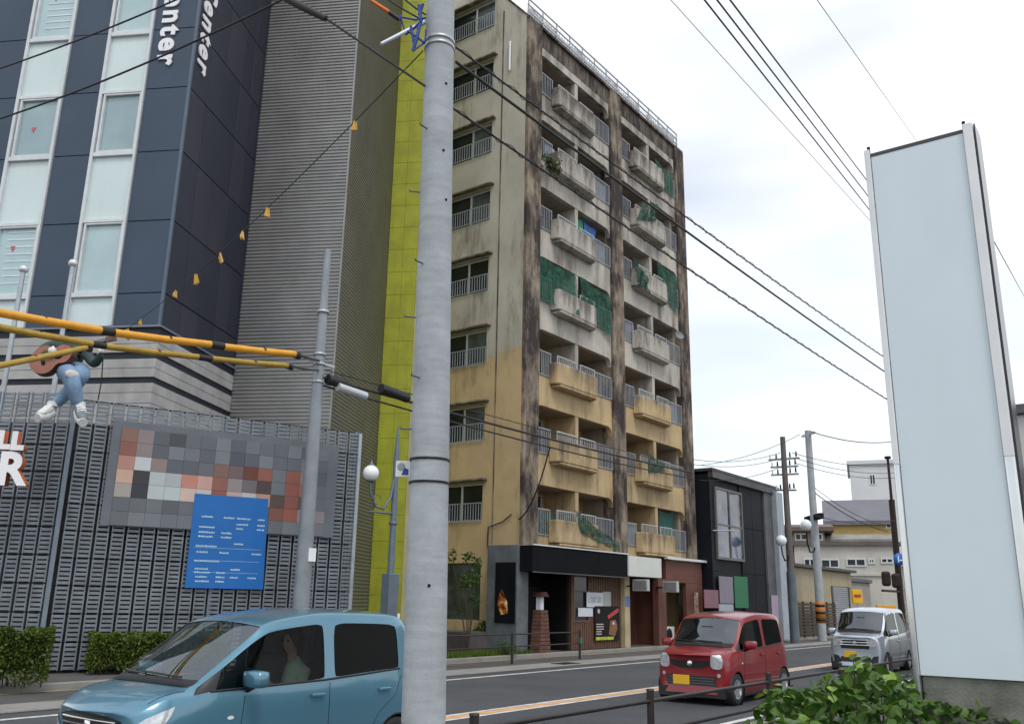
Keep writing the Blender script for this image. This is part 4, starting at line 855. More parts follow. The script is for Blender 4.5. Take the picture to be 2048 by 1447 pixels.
for k in range(3): MB().lathe([(.255, 1.0+k*.36), (.258, 1.0+k*.36), (.258, 1.14+k*.36), (.255, 1.14+k*.36)], n=16).build('warning_stripe', M_BLACK, t2)
MB().bar((-.5, -.6, 6.5), (.5, .6, 6.4), .25, .3).build('dark_box', M_DARK, t2)
MB().bar((-.4, -.5, 11.1), (.5, .5, 11.1), .12, .12).build('cross_arm', M_STEEL, t2)
MB().tube([(-.1, 0, 4.9), (-.4, 0, 4.6), (-1.0, 0, 4.55), (-1.35, 0, 5.0), (-1.4, 0, 5.6)], .04, 8).build('lamp_arm', M_DARK, t2)
MB().ball((-1.4, 0, 5.95), .30).build('globe', M_GLOBE, t2)
# dark pole with round blue sign and signals
zp = lambda px, py: pY(px, py, 15.9)
bx_ = zp(1803, 1215).x
dp = thing('signal_pole', 'tall dark brown pole with round blue sign and signal heads beyond the silver van', 'signal pole', (bx_, 15.9, .0), 0)
M_BRN = mat('dark_brown_paint', (.030, .018, .017), .6, var=.2, spec=.2)
zt1, zt2 = zp(1786, 1000).z, zp(1778, 917).z
MB().tube([(0, 0, 0), (0, 0, zt1)], [.22, .20], 14).tube([(0, 0, zt1-.05), (0, 0, zt2)], [.10, .085], 12).build('post', M_BRN, dp)
MB().lathe([(0, zt2+.15), (.22, zt2+.12), (.22, zt2-.04), (0, zt2-.06)], n=12).build('cap', M_BRN, dp)
sc_ = zp(1789, 1118)
bs = MB().lathe([(0, .03), (.40, .03), (.41, 0), (.40, -.03), (0, -.03)], n=24).build('round_sign', mat('sign_blue', (.005, .10, .42), .5), dp); bs.matrix_local = Matrix.Translation((sc_.x-bx_-.30*.5, -.35, sc_.z)) @ Matrix.Rotation(FA, 4, 'Z') @ Matrix.Rotation(PI/2, 4, 'X')
MB().bar((-.08, -.20, .034), (-.08, .22, .034), .08, .01).bar((-.08, -.06, .034), (.22, -.06, .034), .08, .01).build('arrow', M_WHITE, bs)
for px, py in ((1769, 1156), (1789, 1160)):
    q_ = zp(px, py); sgn = MB().box(-.28, .28, -.2, .2, -.48, .45).build('signal_head', M_BRN, dp, .15); sgn.location = (q_.x-bx_, -.1, q_.z); sgn.rotation_euler = (0, 0, FA)
q_ = zp(1765, 1180); MB().bar((q_.x-bx_, 0, q_.z), (0, 0, q_.z), .14, .14).build('bracket', M_BRN, dp)

# wires: every span a sagging tube between real supports
def wire(label, a, b, s, r=.012, group='overhead cables', nm='overhead_cable', n=16, mt=None):
    return single(MB().tube(sag(a, b, s, n), r, 6), nm, mt or M_WIRE, label, 'cable', group)
P = lambda z, dx=0, dy=0: V3((PB.x+dx, PB.y+dy, z))
# along the street from the concrete pole
FAR = V3((60, 5.2, 0))
t3 = thing('utility_pole', 'concrete utility pole further along the near pavement taking the three street cables', 'utility pole', (52.2, 4.75, .1), 0)
MB().tube([(0, 0, 0), (0, 0, 9.5)], [.18, .12], 16).build('shaft', M_POLE, t3)
MB().bar((0, -.6, 8.9), (0, .6, 8.9), .09, .09).build('cross_arm', M_STEEL, t3)
def wire_via(label, a, px, py, s, r, helix=0):
    """span from the near pole to a far pole at X=52, passing the sight line of a pixel above the railing line"""
    q = pY(px, py, 4.78); xe = 52.0; t_ = (q.x-a.x)/(xe-a.x); ze = a.z+(q.z+4*s*t_*(1-t_)-a.z)/t_
    b = V3((xe, a.y+(q.y-a.y)/t_, ze)); mb_ = MB().tube(sag(a, b, s, 30), r, 6)
    if helix:
        L_ = sag(a, b, s, 700); mb_.tube([p+V3((0, helix*math.cos(i*1.15), helix*math.sin(i*1.15))) for i, p in enumerate(L_)], .004, 4, cap=False)
    return single(mb_, 'overhead_cable', M_WIRE, label, 'cable', 'overhead cables')
wire_via('spiral-wrapped black cable leaving the concrete pole highest, crossing the apartment front', pD(912, 95, 7.02), 1765, 712, .5, .010, .022)
wire_via('thick black cable second below the clamps, crossing the apartment front', pD(912, 124, 7.02), 1765, 740, .5, .015)
wire_via('spiral-wrapped black cable third below the clamps, crossing the upper apartment windows', pD(905, 216, 7.02), 1770, 796, .45, .011, .022)
for i, (x0, x1, y1) in enumerate(((1412, 1733, 412), (1437, 1733, 388), (1463, 1733, 360))):
    a = pD(x0, 4, 9.5); q = pD(x1, y1, 21.0); d = (q-a); wire('bare overhead power line high above the street beside the sign pylon', a-d*.5, a+d*5.5, .0, .013)
for i, (x0, x1, y1) in enumerate(((1345, 1732, 432), (1637, 1828, 275), (2003, 2047, 590))):
    a = pD(x0, 4 if i < 2 else 510, 12.0); q = pD(x1, y1, 24.0); wire('thin pale overhead wire against the white sky', a-(q-a)*.3, q+(q-a)*5, 0, .007, 'thin sky wires', mt=mat('pale_wire', (.35, .36, .38), .6))
# from the steel pole past the concrete pole to the apartments and down the street
S0 = V3((14.16, 16.5, 0))
e1 = pY(1385, 945, 16.4); 
wire('black telephone cable from the steel pole along the ochre balconies', S0+V3((.1, -.1, 6.95)), e1, .1, .035, n=20)
wire('spiral wrapped telephone cable just below along the ochre balconies', S0+V3((.1, -.1, 6.75)), e1+V3((0, 0, -.25)), .15, .025, n=20)
wire('thin telephone cable above the wrapped one along the ochre balconies', S0+V3((.1, -.1, 7.15)), e1+V3((0, 0, .2)), .05, .014, n=20)
wire('black drop cable looping from the balcony cable down to the canopy corner', pY(1100, 893, 16.45), V3((24.5, 17.9, 4.4)), .45, .028)
for i, (a, b, lab) in enumerate((((655, 758), (690, 768), 'black cable joint sleeve next to the steel pole'), ((762, 776), (815, 796), 'black ribbed cable joint sleeve over the yellow-green wall'))):
    single(MB().tube([pY(*a, 16.35), pY(*b, 16.3)], .13, 12), 'cable_joint', M_BLACK, lab, 'cable joint', 'cable joint sleeves')
single(MB().tube([pY(675, 773, 16.25), pY(731, 792, 16.2)], .11, 12), 'closure_box', mat('pale_closure', (.5, .52, .54), .4, .2, var=.1), 'pale grey cylindrical cable closure hanging right of the steel pole', 'cable closure')
# black cables at upper left into the top of the concrete pole
wire('black cable crossing the top of the first window strips', pD(-40, 150, 9.5), pD(420, -30, 7.6), .05, .010)
wire('black cable crossing the second row of tower windows', pD(-40, 250, 9.5), pD(600, -18, 7.3), .10, .011)
wire('black cable from the thick joint down to the concrete pole', pD(650, 36, 7.0), pD(850, 172, 6.9), .0, .011)
single(MB().tube([pD(560, -8, 7.1), pD(600, 12, 7.05), pD(652, 38, 7.0)], [.03, .036, .030], 12), 'cable_joint', M_BLACK, 'thick black cable joint at the top in front of corrugated cladding', 'cable joint', 'cable joint sleeves')
for (x0, y0, x1, y1, lab) in ((770, -5, 845, 40, 'short black jumper cable into the blue clamps from above'), (805, -5, 852, 30, 'thin black jumper cable beside the blue clamps')):
    wire(lab, pD(x0, y0, 6.9), pD(x1, y1, 6.95), .01, .008)
# line with yellow tags
ta, tb = pD(846, 102, 6.95), pD(205, 690, 17.2)
pts = sag(ta, tb, .25, 24)
wire('thin dark line with yellow tags slanting from the concrete pole to the statue', ta, tb, .25, .006)
def proj(p):
    q = p-CAM; return CX+FPX*q.dot(cR)/q.dot(cF), CY-FPX*q.dot(cU)/q.dot(cF)
TX = (710, 535, 487, 440, 392, 353, 282, 254)
M_TAG = mat('yellow_tag', (.62, .34, .05), .5, var=.2, vs=8)
fine = sag(ta, tb, .25, 400)
for i, tx in enumerate(TX):
    p = min(fine, key=lambda q: abs(proj(q)[0]-tx)); s = (p-CAM).length/FPX
    h = (22 if i not in (5, 6) else 15)*s; wd = 12*s
    g = MB().add([(-wd*.25, 0, 0), (wd*.25, 0, 0), (wd*.6, -.2*wd, -h*.8), (0, .15*wd, -h), (-wd*.4, -.2*wd, -h*.9), (0, wd*.4, -h*.5)], [(0, 1, 2, 3, 4), (0, 1, 5), (1, 2, 5), (2, 3, 5), (3, 4, 5), (4, 0, 5)])
    ob = g.build('wire_tag', M_TAG); ob.location = p; ob.rotation_euler = (RND.uniform(-.3, .3), RND.uniform(-.4, .4), RND.uniform(-1.2, 1.2))
    tag(ob, 'small yellow tag hanging from the slanting line', 'tag', 'yellow tags on the slanting line')
# yellow protective tubes over the cables
M_TUBE = mat('orange_yellow_tube', (.72, .33, .02), .4, var=.12, vs=6); M_TUBE2 = mat('dull_yellow_tube', (.38, .24, .03), .5, var=.2, vs=6)
def ptube(label, segs, mt, dep0, dep1, r0):
    x0, x1 = segs[0][0], segs[-1][2]
    dp_ = lambda x: dep0+(dep1-dep0)*(x-x0)/(x1-x0)
    a = pD(segs[0][0], segs[0][1], dp_(x0)); t = thing('cable_cover', label, 'cable cover', a, 0, 'yellow cable covers')
    for i, (xa, ya, xb, yb) in enumerate(segs):
        MB().tube([pD(xa, ya, dp_(xa))-a, pD((xa+xb)/2, (ya+yb)/2+1, dp_((xa+xb)/2))-a, pD(xb, yb, dp_(xb))-a], r0, 12).build('tube', mt, t)
        MB().tube([pD(xb-4, yb-.6, dp_(xb-4))-a, pD(xb+ (22 if i < len(segs)-1 else 8), yb+3.5, dp_(xb+22))-a], r0*1.08, 12).build('black_joint', M_BLACK, t)
        xm = xa+(xb-xa)*.55
        MB().tube([pD(xm, ya+(yb-ya)*.55, dp_(xm))-a, pD(xm+4, ya+(yb-ya)*.57, dp_(xm+4))-a], r0*1.06, 12).build('clip', M_BLACK, t)
    return t
ptube('bright orange-yellow cable cover, the upper of the crossing tubes', [(-60, 614, 205, 661), (228, 665, 425, 689), (447, 693, 590, 708)], M_TUBE, 11.0, 15.6, .062)
ptube('dull yellow cable cover running below the bright one to the steel pole', [(-60, 643, 188, 688), (210, 692, 400, 714), (424, 717, 575, 731)], M_TUBE2, 11.0, 15.4, .050)
ptube('short dull yellow cable cover branching down from the crossing joint', [(-60, 742, 172, 695)], M_TUBE2, 10.6, 12.6, .042)
wire('black cable between upper yellow cover and steel pole', pD(598, 709, 15.65), S0+V3((-.1, -.1, 7.35)), .02, .03)
wire('black cable between lower yellow cover and steel pole', pD(583, 732, 15.4), S0+V3((-.1, -.1, 7.1)), .02, .025)
# wires between the far poles and to the right
for a, b in (((0, .9, 9.2), (4, .5, 11.1)), ((0, -.9, 9.2), (4, -.5, 11.1))):
    pass
for i, (x0, y0, x1, y1) in enumerate(((1386, 918, 1560, 905), (1386, 928, 1565, 915), (1400, 930, 1600, 868), (1620, 862, 1790, 882), (1585, 905, 1790, 930), (1590, 915, 1790, 945), (1590, 925, 1790, 955), (1630, 985, 1775, 1062), (1630, 975, 1770, 1050), (1630, 1030, 1790, 1040), (1400, 960, 1570, 930))):
    wire('thin black service wire strung between the far utility poles', pD(x0, y0, 40), pD(x1, y1, 46 if x1 > 1700 else 44), .25, .022 if i in (3, 7) else .014, 'far service wires')

# ------------------------------------------------------------------ railings
M_RLD = mat('dark_brown_rail', (.028, .023, .022), .5, .2, var=.2, vs=8)
def railing(label, posts, y, z0, h, ext0, ext1, bars):
    t = thing('guard_rail', label, 'railing', (posts[0], y, z0), 0)
    for x in posts:
        MB().tube([(x-posts[0], 0, 0), (x-posts[0], 0, h)], .038, 12).lathe([(.042, h), (.042, h+.018), (.0, h+.024)], (x-posts[0], 0, 0), 12).build('post', M_RLD, t)
    for z in bars: MB().tube([(ext0-posts[0], 0, z), (ext1-posts[0], 0, z)], .022, 10).build('bar', M_RLD, t)
    return t
railing('dark metal guard rail on the near pavement in front of the red car', [5.94, 8.90, 12.25, 15.35, 18.4, 21.5], 4.75, .1, .76, 5.94, 21.5, (.66, .36))
railing('dark two-bar guard rail on the far pavement by the shop entrance', [14.5, 18.1, 21.68, 25.31], 16.0, 0, .86, 14.5, 25.31, (.82, .48))
tag(single(MB().box(25.24, 25.38, 15.93, 15.99, .48, .66), 'post_sticker', mat('green_sticker', (.02, .12, .09), .5), 'small green marker on the end post of far railing', 'marker'))

# ------------------------------------------------------------------ sign pylon
XS = 9.0
M_MIR = mat('polished_steel', (.62, .64, .66), .16, .85, var=.08, vs=1.2)
py_l = pX(1742, 330, XS); py_r = pX(1925, 262, XS)
yl, yr, zt_, zb_ = 2.075, 1.195, 6.30, 1.17
sg = thing('sign_pylon', 'tall blank pale grey sign pylon with white columns beside the leafy hedge', 'sign', (XS, (yl+yr)/2, .1), 0)
cy_ = (yl+yr)/2
MB().box(-.0, .26, yr-cy_+.002, yl-cy_-.002, zb_-.1, zt_-.1).build('panel', mat('blank_panel', (.64, .72, .77), .5, var=.02, streak=.06, scol=(.5, .56, .6)), sg)
MB().box(-.004, .26, yr-cy_+.0, yl-cy_-.0, zt_-.098, zt_-.06).build('top_trim', mat('dark_trim2', (.05, .045, .05), .5), sg)
for y0, y1, mt in ((yl-cy_, yl-cy_+.062, M_MIR), (yr-cy_-.095, yr-cy_, M_MIR)):
    cmb = MB().box(-.03, .24, y0+.002, y1-.002, 0, zt_-.02).build('column', mt, sg, .02)
MB().box(-.034, -.006, yl-cy_+.004, yl-cy_+.058, zb_-.1+1.9, zt_-.02).box(-.034, -.006, yr-cy_-.09, yr-cy_-.004, zb_-.1+1.9, zt_-.02).build('column_cover', M_WHITE, sg, .006)
MB().box(.0, .30, yr-cy_-.112, yr-cy_-.097, 2.2, zt_-.03).build('side_plate', mat('dark_side_plate', (.03, .03, .035), .2, .3), sg)
MB().box(.02, .22, yr-cy_+.003, yl-cy_-.003, 0, zb_-.102).build('plinth', mat('mossy_concrete', (.17, .175, .15), .8, var=.35, vs=3, bump=.3, streak=.5, scol=(.08, .095, .06)), sg, .02)
for y0 in (yl-cy_, yr-cy_-.03): MB().box(-.012, .0, y0-.0, y0+.03, zt_-.06, zt_+.02).build('corner_pin', M_DARK, sg)

# ------------------------------------------------------------------ plants
def leafmat(name, col, col2):
    if name in MATS: return MATS[name]
    M = bpy.data.materials.new(name); M.use_nodes = True; t = M.node_tree; p = t.nodes['Principled BSDF']
    oi = N(t, 'ShaderNodeObjectInfo'); g = N(t, 'ShaderNodeNewGeometry'); nz = N(t, 'ShaderNodeTexNoise'); nz.inputs['Scale'].default_value = 9
    mx = N(t, 'ShaderNodeMixRGB'); mx.inputs[1].default_value = (*col, 1); mx.inputs[2].default_value = (*col2, 1)
    ad = N(t, 'ShaderNodeMath', operation='MULTIPLY_ADD'); ad.inputs[1].default_value = .45; t.links.new(oi.outputs['Random'], ad.inputs[0])
    mr = N(t, 'ShaderNodeMapRange'); mr.inputs[1].default_value = .35; mr.inputs[2].default_value = .65; mr.inputs[4].default_value = .6
    t.links.new(g.outputs['Position'], nz.inputs['Vector']); t.links.new(nz.outputs[0], mr.inputs[0]); t.links.new(mr.outputs[0], ad.inputs[2]); t.links.new(ad.outputs[0], mx.inputs[0])
    t.links.new(mx.outputs[0], p.inputs['Base Color']); p.inputs['Roughness'].default_value = .42; p.inputs['Specular IOR Level'].default_value = .4
    tl = N(t, 'ShaderNodeBsdfTranslucent'); t.links.new(mx.outputs[0], tl.inputs[0]); ms = N(t, 'ShaderNodeMixShader'); ms.inputs[0].default_value = .3
    o = t.nodes['Material Output']; t.links.new(p.outputs[0], ms.inputs[1]); t.links.new(tl.outputs[0], ms.inputs[2]); t.links.new(ms.outputs[0], o.inputs[0])
    MATS[name] = M; return M
LEAF = [(-.0, 0, 0), (.28, .16, .05), (.42, .5, .02), (.22, .86, -.06), (0, 1.0, -.14), (-.22, .86, -.06), (-.42, .5, .02), (-.28, .16, .05), (0, .3, -.03), (0, .65, -.05)]
LEAFF = [(0, 1, 8), (1, 2, 8), (2, 9, 8), (2, 3, 9), (3, 4, 9), (4, 5, 9), (5, 6, 9), (6, 8, 9), (6, 7, 8), (7, 0, 8)]
def rotm(rnd, tilt):
    return Matrix.Rotation(rnd.uniform(0, 2*PI), 3, 'Z') @ Matrix.Rotation(rnd.gauss(-.35, tilt), 3, 'X') @ Matrix.Rotation(rnd.gauss(0, tilt), 3, 'Y')
def leafmass(fn, n, size, rnd, tilt=.6, simple=False):
    """n leaves at positions from fn() -> MB"""
    mb = MB(); vs = []; fs = []
    L = LEAF if not simple else [(0, 0, 0), (.35, .5, .06), (0, 1, -.06), (-.35, .5, .06)]
    F_ = LEAFF if not simple else [(0, 1, 2), (0, 2, 3)]
    for i in range(n):
        p = fn(rnd); m_ = rotm(rnd, tilt); s = size*rnd.uniform(.65, 1.3); o = len(vs)
        vs += [m_ @ (V3(q)*s)+p for q in L]; fs += [tuple(j+o for j in f_) for f_ in F_]
    mb.v = vs; mb.f = [list(f_) for f_ in fs]; mb.mi = [0]*len(fs); mb.sm = [True]*len(fs)
    return mb
def rawmesh(mb, name, mt, parent=None):
    me = bpy.data.meshes.new(name); me.from_pydata(mb.v, [], mb.f); me.polygons.foreach_set('use_smooth', mb.sm); me.materials.append(mt)
    o = bpy.data.objects.new(name, me); COL.objects.link(o); o.parent = parent; return o
R2 = random.Random(11)
M_HEDGE = leafmat('hedge_leaf', (.035, .07, .009), (.14, .19, .02))
M_TWIG = mat('twig_brown', (.06, .045, .03), .8)
def hedge(label, a, b, wid, h):
    a, b = V3(a), V3(b); L_ = (b-a).length; d = (b-a).normalized(); rz = math.atan2(d.y, d.x)
    t = thing('hedge', label, 'hedge', a, rz, 'clipped hedges before the lattice screen')
    def fn(r):
        k = r.random()
        x, y, z = r.uniform(0, L_), r.uniform(-wid/2, wid/2), r.uniform(.12, h)
        if k < .38: z = h-abs(r.gauss(0, .05))
        elif k < .75: y = -wid/2+abs(r.gauss(0, .05))
        elif k < .88: x = L_-abs(r.gauss(0, .05)) if r.random() < .5 else abs(r.gauss(0, .05))
        q = V3((x, y, z)); q += V3((r.gauss(0, .025), r.gauss(0, .025), .05*math.sin(x*7+y*5)+.03*math.sin(x*17))); return q
    o = rawmesh(leafmass(fn, int(5200*L_*h), .055, R2, .8, True), 'foliage', M_HEDGE, t); o['kind'] = 'stuff'
    tw_ = MB()
    for i in range(int(L_*14)):
        x, y = R2.uniform(.05, L_-.05), R2.uniform(-wid*.35, wid*.35); tw_.tube([(x, y, 0), (x+R2.gauss(0, .05), y+R2.gauss(0, .05), h*.5), (x+R2.gauss(0, .1), y+R2.gauss(0, .08), h*.92)], [.014, .009, .004], 5)
    tw_.build('twigs', M_TWIG, t)['kind'] = 'stuff'
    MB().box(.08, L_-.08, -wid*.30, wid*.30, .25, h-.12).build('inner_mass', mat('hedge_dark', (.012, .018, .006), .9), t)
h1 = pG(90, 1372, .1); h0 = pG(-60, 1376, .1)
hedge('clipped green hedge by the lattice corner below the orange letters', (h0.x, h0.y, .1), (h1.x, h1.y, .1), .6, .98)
h0 = pG(172, 1348, .1); 
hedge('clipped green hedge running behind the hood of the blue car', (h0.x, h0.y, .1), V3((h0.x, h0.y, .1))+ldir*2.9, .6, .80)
# near shrub with broad leaves
BUSHX = ((5.1, 1.85), (10.2, 3.55))
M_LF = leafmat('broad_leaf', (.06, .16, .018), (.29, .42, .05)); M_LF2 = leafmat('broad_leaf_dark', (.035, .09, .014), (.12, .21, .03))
lm_ = bpy.data.meshes.new('leaf'); lm_.from_pydata([V3(q) for q in LEAF], [], LEAFF); lm_.polygons.foreach_set('use_smooth', [True]*len(LEAFF)); lm_.materials.append(M_LF)
lm2 = lm_.copy(); lm2.materials.clear(); lm2.materials.append(M_LF2)
def bushtop(x, y):      # height of the shrub surface over the ground plan
    t_ = (x-4.4)/5.0
    base = .50+.34*max(0, min(1, t_))
    return base+.09*math.sin(x*2.6+y*1.3)+.06*math.sin(x*5.7-y*3.1)+.05*math.sin(x*11+y*7)-.10*abs((y-2.45)/1.0)**2+.42*math.exp(-((x-8.45)/.55)**2-((y-2.4)/.3)**2)
bu = thing('leafy_shrub', 'low spreading shrub with broad light green leaves in front of the sign pylon', 'shrub', (7.0, 2.5, .1), 0)
def bpos(r, top=False):
    while True:
        x = r.uniform(4.5, 11.0); y = r.uniform(1.0, 3.75)
        if y > 1.4+.235*x: continue
        if y < .10*x+.15: continue
        break
    z = bushtop(x, y)
    return V3((x-7.0, y-2.5, z-abs(r.gauss(0, .05)) if top else r.uniform(.1, z)))
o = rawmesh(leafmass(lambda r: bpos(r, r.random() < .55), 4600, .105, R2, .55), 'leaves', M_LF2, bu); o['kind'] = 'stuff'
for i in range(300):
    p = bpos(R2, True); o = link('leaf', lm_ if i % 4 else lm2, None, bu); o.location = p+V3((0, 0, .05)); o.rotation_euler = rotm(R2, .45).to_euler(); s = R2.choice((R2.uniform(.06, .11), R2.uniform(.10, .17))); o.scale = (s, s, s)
st_ = MB()
for i in range(60):
    p = bpos(R2, True); st_.tube([(p.x*.9, p.y*.9, 0), (p.x+R2.gauss(0, .05), p.y+R2.gauss(0, .05), p.z*.6), (p.x, p.y, p.z)], [.012, .008, .004], 5)
st_.build('stems', M_TWIG, bu)['kind'] = 'stuff'
single(MB().box(4.2, 11.2, .9, 4.1, .1, .14), 'planting_bed', mat('soil', (.06, .045, .03), .95, var=.3, bump=.4, vs=4), 'bare soil bed under the broad-leaved shrub', 'planting bed')
# shrubs and grass near the apartment side
def shrub(label, c, r_, h, n, mt, size, nm='small_shrub'):
    t = thing(nm, label, 'shrub', c, 0)
    cl2 = [(V3((R2.gauss(0, r_*.5), R2.gauss(0, r_*.5), R2.uniform(.35, .9)*h)), R2.uniform(.3, .55)*r_) for i in range(9)]
    def fn(r):
        q, rr = r.choice(cl2); d = V3((r.gauss(0, 1), r.gauss(0, 1), r.gauss(0, 1))).normalized(); return q+d*rr*r.uniform(.5, 1.05)
    o = rawmesh(leafmass(fn, n, size, R2, .8, True), 'foliage', mt, t); o['kind'] = 'stuff'
    s = MB()
    for q, rr in cl2: s.tube([(0, 0, 0), q*.5+V3((0, 0, .05)), q], [.02, .012, .006], 5)
    s.build('stem', M_TWIG, t)
M_SHR = leafmat('shrub_leaf', (.02, .06, .01), (.07, .15, .02))
p = pG(968, 1302, .1); shrub('rounded green shrub at the slate corner panel of the shop', (p.x, p.y, .1), .42, 1.05, 1500, M_SHR, .07)
p = pG(915, 1292, .1); shrub('tall thin leafy sapling beside the concrete pole and apartment wall', (22.6, 18.4, .1), .5, 3.6, 500, M_SHR, .10, 'sapling')
p = pY(1103, 330, 17.55); shrub('bushy plant growing from a high balcony parapet near the corner pillar', (p.x, 17.62, p.z-.45), .38, .85, 900, leafmat('balcony_plant', (.03, .05, .015), (.09, .12, .04)), .08, 'balcony_plant')
p = pG(1060, 1308, .1); shrub('low green weeds at the foot of the brick stack', (p.x-1.1, 17.55, .1), .35, .35, 500, M_SHR, .05, 'weeds')
gm = MB(); vs = []; fs = []
for i in range(9000):
    x, y = R2.uniform(15, 24.9), R2.uniform(17.5, 18.8); h = R2.uniform(.06, .2); a = R2.uniform(0, PI); dx, dy = .012*math.cos(a), .012*math.sin(a); o = len(vs)
    vs += [V3((x-dx, y-dy, .1)), V3((x+dx, y+dy, .1)), V3((x+R2.gauss(0, .04), y+R2.gauss(0, .04), .1+h))]; fs.append([o, o+1, o+2])
gm.v, gm.f, gm.sm = vs, fs, [False]*len(fs)
o = rawmesh(gm, 'grass', leafmat('grass_blade', (.05, .10, .012), (.12, .17, .02))); tag(o, 'strip of short grass behind the far railing', 'grass', None, 'stuff')

# ------------------------------------------------------------------ cars
M_TYRE = mat('tyre', (.018, .018, .019), .8, var=.2, vs=20)
M_RIM = mat('wheel_rim', (.50, .52, .54), .3, .7, var=.08)
M_TRIM = mat('black_plastic_trim', (.012, .012, .013), .4, var=.1)
M_CHR = mat('chrome', (.75, .77, .78), .1, 1.0, var=.03)
M_LENS = mat('clear_headlamp', (.62, .64, .66), .08, .35, var=.3, vs=14, coat=1)
M_SEAT = mat('seat_fabric', (.045, .045, .05), .9, var=.2)
M_CARG = glass('car_glass', (.50, .57, .55), 2.6); M_CARGD = glass('car_glass_dark', (.03, .03, .035), 1.2); M_CARGS = glass('car_side_glass', (.72, .75, .74), 1.2)
def car(label, nm, X0, yn, paint, Hn=1.64, hood=.80, hz=.98, nose=.86, roofx=1.50, rearglass=True, belt=.99, round_=0, light=None, kind='a', sdark=False, plate=True, LEN=3.39, mirx=1.05, xb=1.92, xr=2.95, xs=1.55):
    """front at local x=0, length along +x, near side at y<0"""
    W_ = .7375; t = thing(nm, label, 'car', (X0, yn+W_, -.012), 0)
    S = []      # stations: x, rows [(y,z)] 0..8
    def row(x, r): S.append((x, r))
    rt_ = Hn; b = belt; nz_ = nose
    lowr = [(.66, .17), (.705, .30), (.725, .55)]
    row(.03, [(.52, .20), (.58, .32), (.60, .50), (.57, nz_-.16), (.53, nz_-.06), (.47, nz_-.03), (.38, nz_-.015), (.2, nz_-.005), (0, nz_)])
    row(.10, [(.62, .18), (.67, .31), (.69, .53), (.665, nz_-.10), (.61, nz_+.0), (.55, nz_+.025), (.43, nz_+.04), (.22, nz_+.05), (0, nz_+.055)])
    row(.30, [(.66, .17), (.712, .30), (.728, .56), (.71, .80), (.645, hz-.085), (.585, hz-.055), (.45, hz-.035), (.24, hz-.025), (0, hz-.02)])
    row(hood*.75, [(.66, .17), (.715, .30), (.732, .56), (.725, .83), (.672, hz-.035), (.615, hz-.012), (.48, hz+.0), (.25, hz+.01), (0, hz+.015)])
    row(hood, [(.66, .17), (.715, .30), (.735, .56), (.732, .85), (.70, b-.03), (.655, hz+.005), (.60, hz+.02), (.28, hz+.035), (0, hz+.04)])
    f_ = lambda x: (x-hood)/(roofx-hood)
    for x in (hood+.30*(roofx-hood), hood+.68*(roofx-hood)):
        k = f_(x); zz = hz+.02+(rt_-.19-hz)*k; yy = .675-.03*k
        row(x, [(.66, .17), (.715, .30), (.735, .56), (.735, .86), (.722, b), (yy, zz), (yy-.05, zz+.025), (.3, zz+.05), (0, zz+.055)])
    row(roofx, [(.66, .17), (.715, .30), (.735, .56), (.735, .86), (.722, b), (.648, rt_-.215), (.60, rt_-.155), (.3, rt_-.12), (0, rt_-.11)])
    row(roofx+.12, [(.66, .17), (.715, .30), (.735, .56), (.735, .86), (.722, b), (.645, rt_-.185), (.60, rt_-.105), (.3, rt_-.075), (0, rt_-.065)])
    row((roofx+.12+xb)/2, [(.66, .17), (.715, .30), (.735, .56), (.735, .86), (.722, b+.01), (.645, rt_-.15), (.60, rt_-.058), (.3, rt_-.03), (0, rt_-.02)])
    for x in (xb, xb+.12): row(x, [(.66, .17), (.715, .30), (.735, .56), (.735, .86), (.722, b+.03), (.645, rt_-.12), (.60, rt_-.025), (.3, rt_+.005), (0, rt_+.015)])
    row((xb+.12+xr)/2, [(.66, .17), (.715, .30), (.735, .56), (.735, .86), (.722, b+.06), (.645, rt_-.125), (.60, rt_-.03), (.3, rt_), (0, rt_+.01)])
    row(xr, [(.66, .17), (.715, .30), (.735, .56), (.735, .86), (.72, b+.085), (.645, rt_-.145), (.598, rt_-.045), (.3, rt_-.012), (0, rt_-.0)])
    row((xr+LEN-.06)/2, [(.65, .18), (.71, .30), (.73, .56), (.73, .86), (.71, b+.03), (.642, rt_-.17), (.59, rt_-.085), (.3, rt_-.05), (0, rt_-.04)])
    row(LEN-.06, [(.63, .20), (.69, .31), (.71, .56), (.705, .86), (.675, b+.02), (.585, rt_-.25), (.52, rt_-.2), (.28, rt_-.17), (0, rt_-.16)])
    row(LEN, [(.57, .22), (.63, .33), (.65, .56), (.645, .86), (.60, b+.02), (.52, rt_-.36), (.46, rt_-.33), (.25, rt_-.31), (0, rt_-.30)])
    ns = len(S); nr = 9; vs = []; idx = {}
    def cx_(x, y, j):      # plan curvature of nose, windscreen and tail
        k = abs(y)/W_
        if x < .35: return x+(.20*k**2.4)*(1-x/.35)+.02*k
        if j >= 5 and x <= roofx+.13: return x+.13*k**2*max(0, 1-abs(x-(hood+roofx)/2)/(roofx-hood))
        if x > LEN-.3: return x-.10*k**2.5
        return x
    for i, (x, r) in enumerate(S):
        for j in range(nr):
            y, z = r[j]
            for sgn in ((-1, 1) if y > 0 else (0,)):
                idx[(i, j, sgn)] = len(vs); vs.append(V3((cx_(x, y, j), sgn*y, z)))
    g = lambda i, j, s: idx.get((i, j, s), idx.get((i, j, 0)))
    faces = []; zone = []
    iR = next(i for i, q in enumerate(S) if q[0] == roofx)
    iB0 = next(i for i, q in enumerate(S) if q[0] == xb)
    iH = next(i for i, q in enumerate(S) if q[0] == hood)
    iRW = next(i for i, q in enumerate(S) if q[0] == xr)
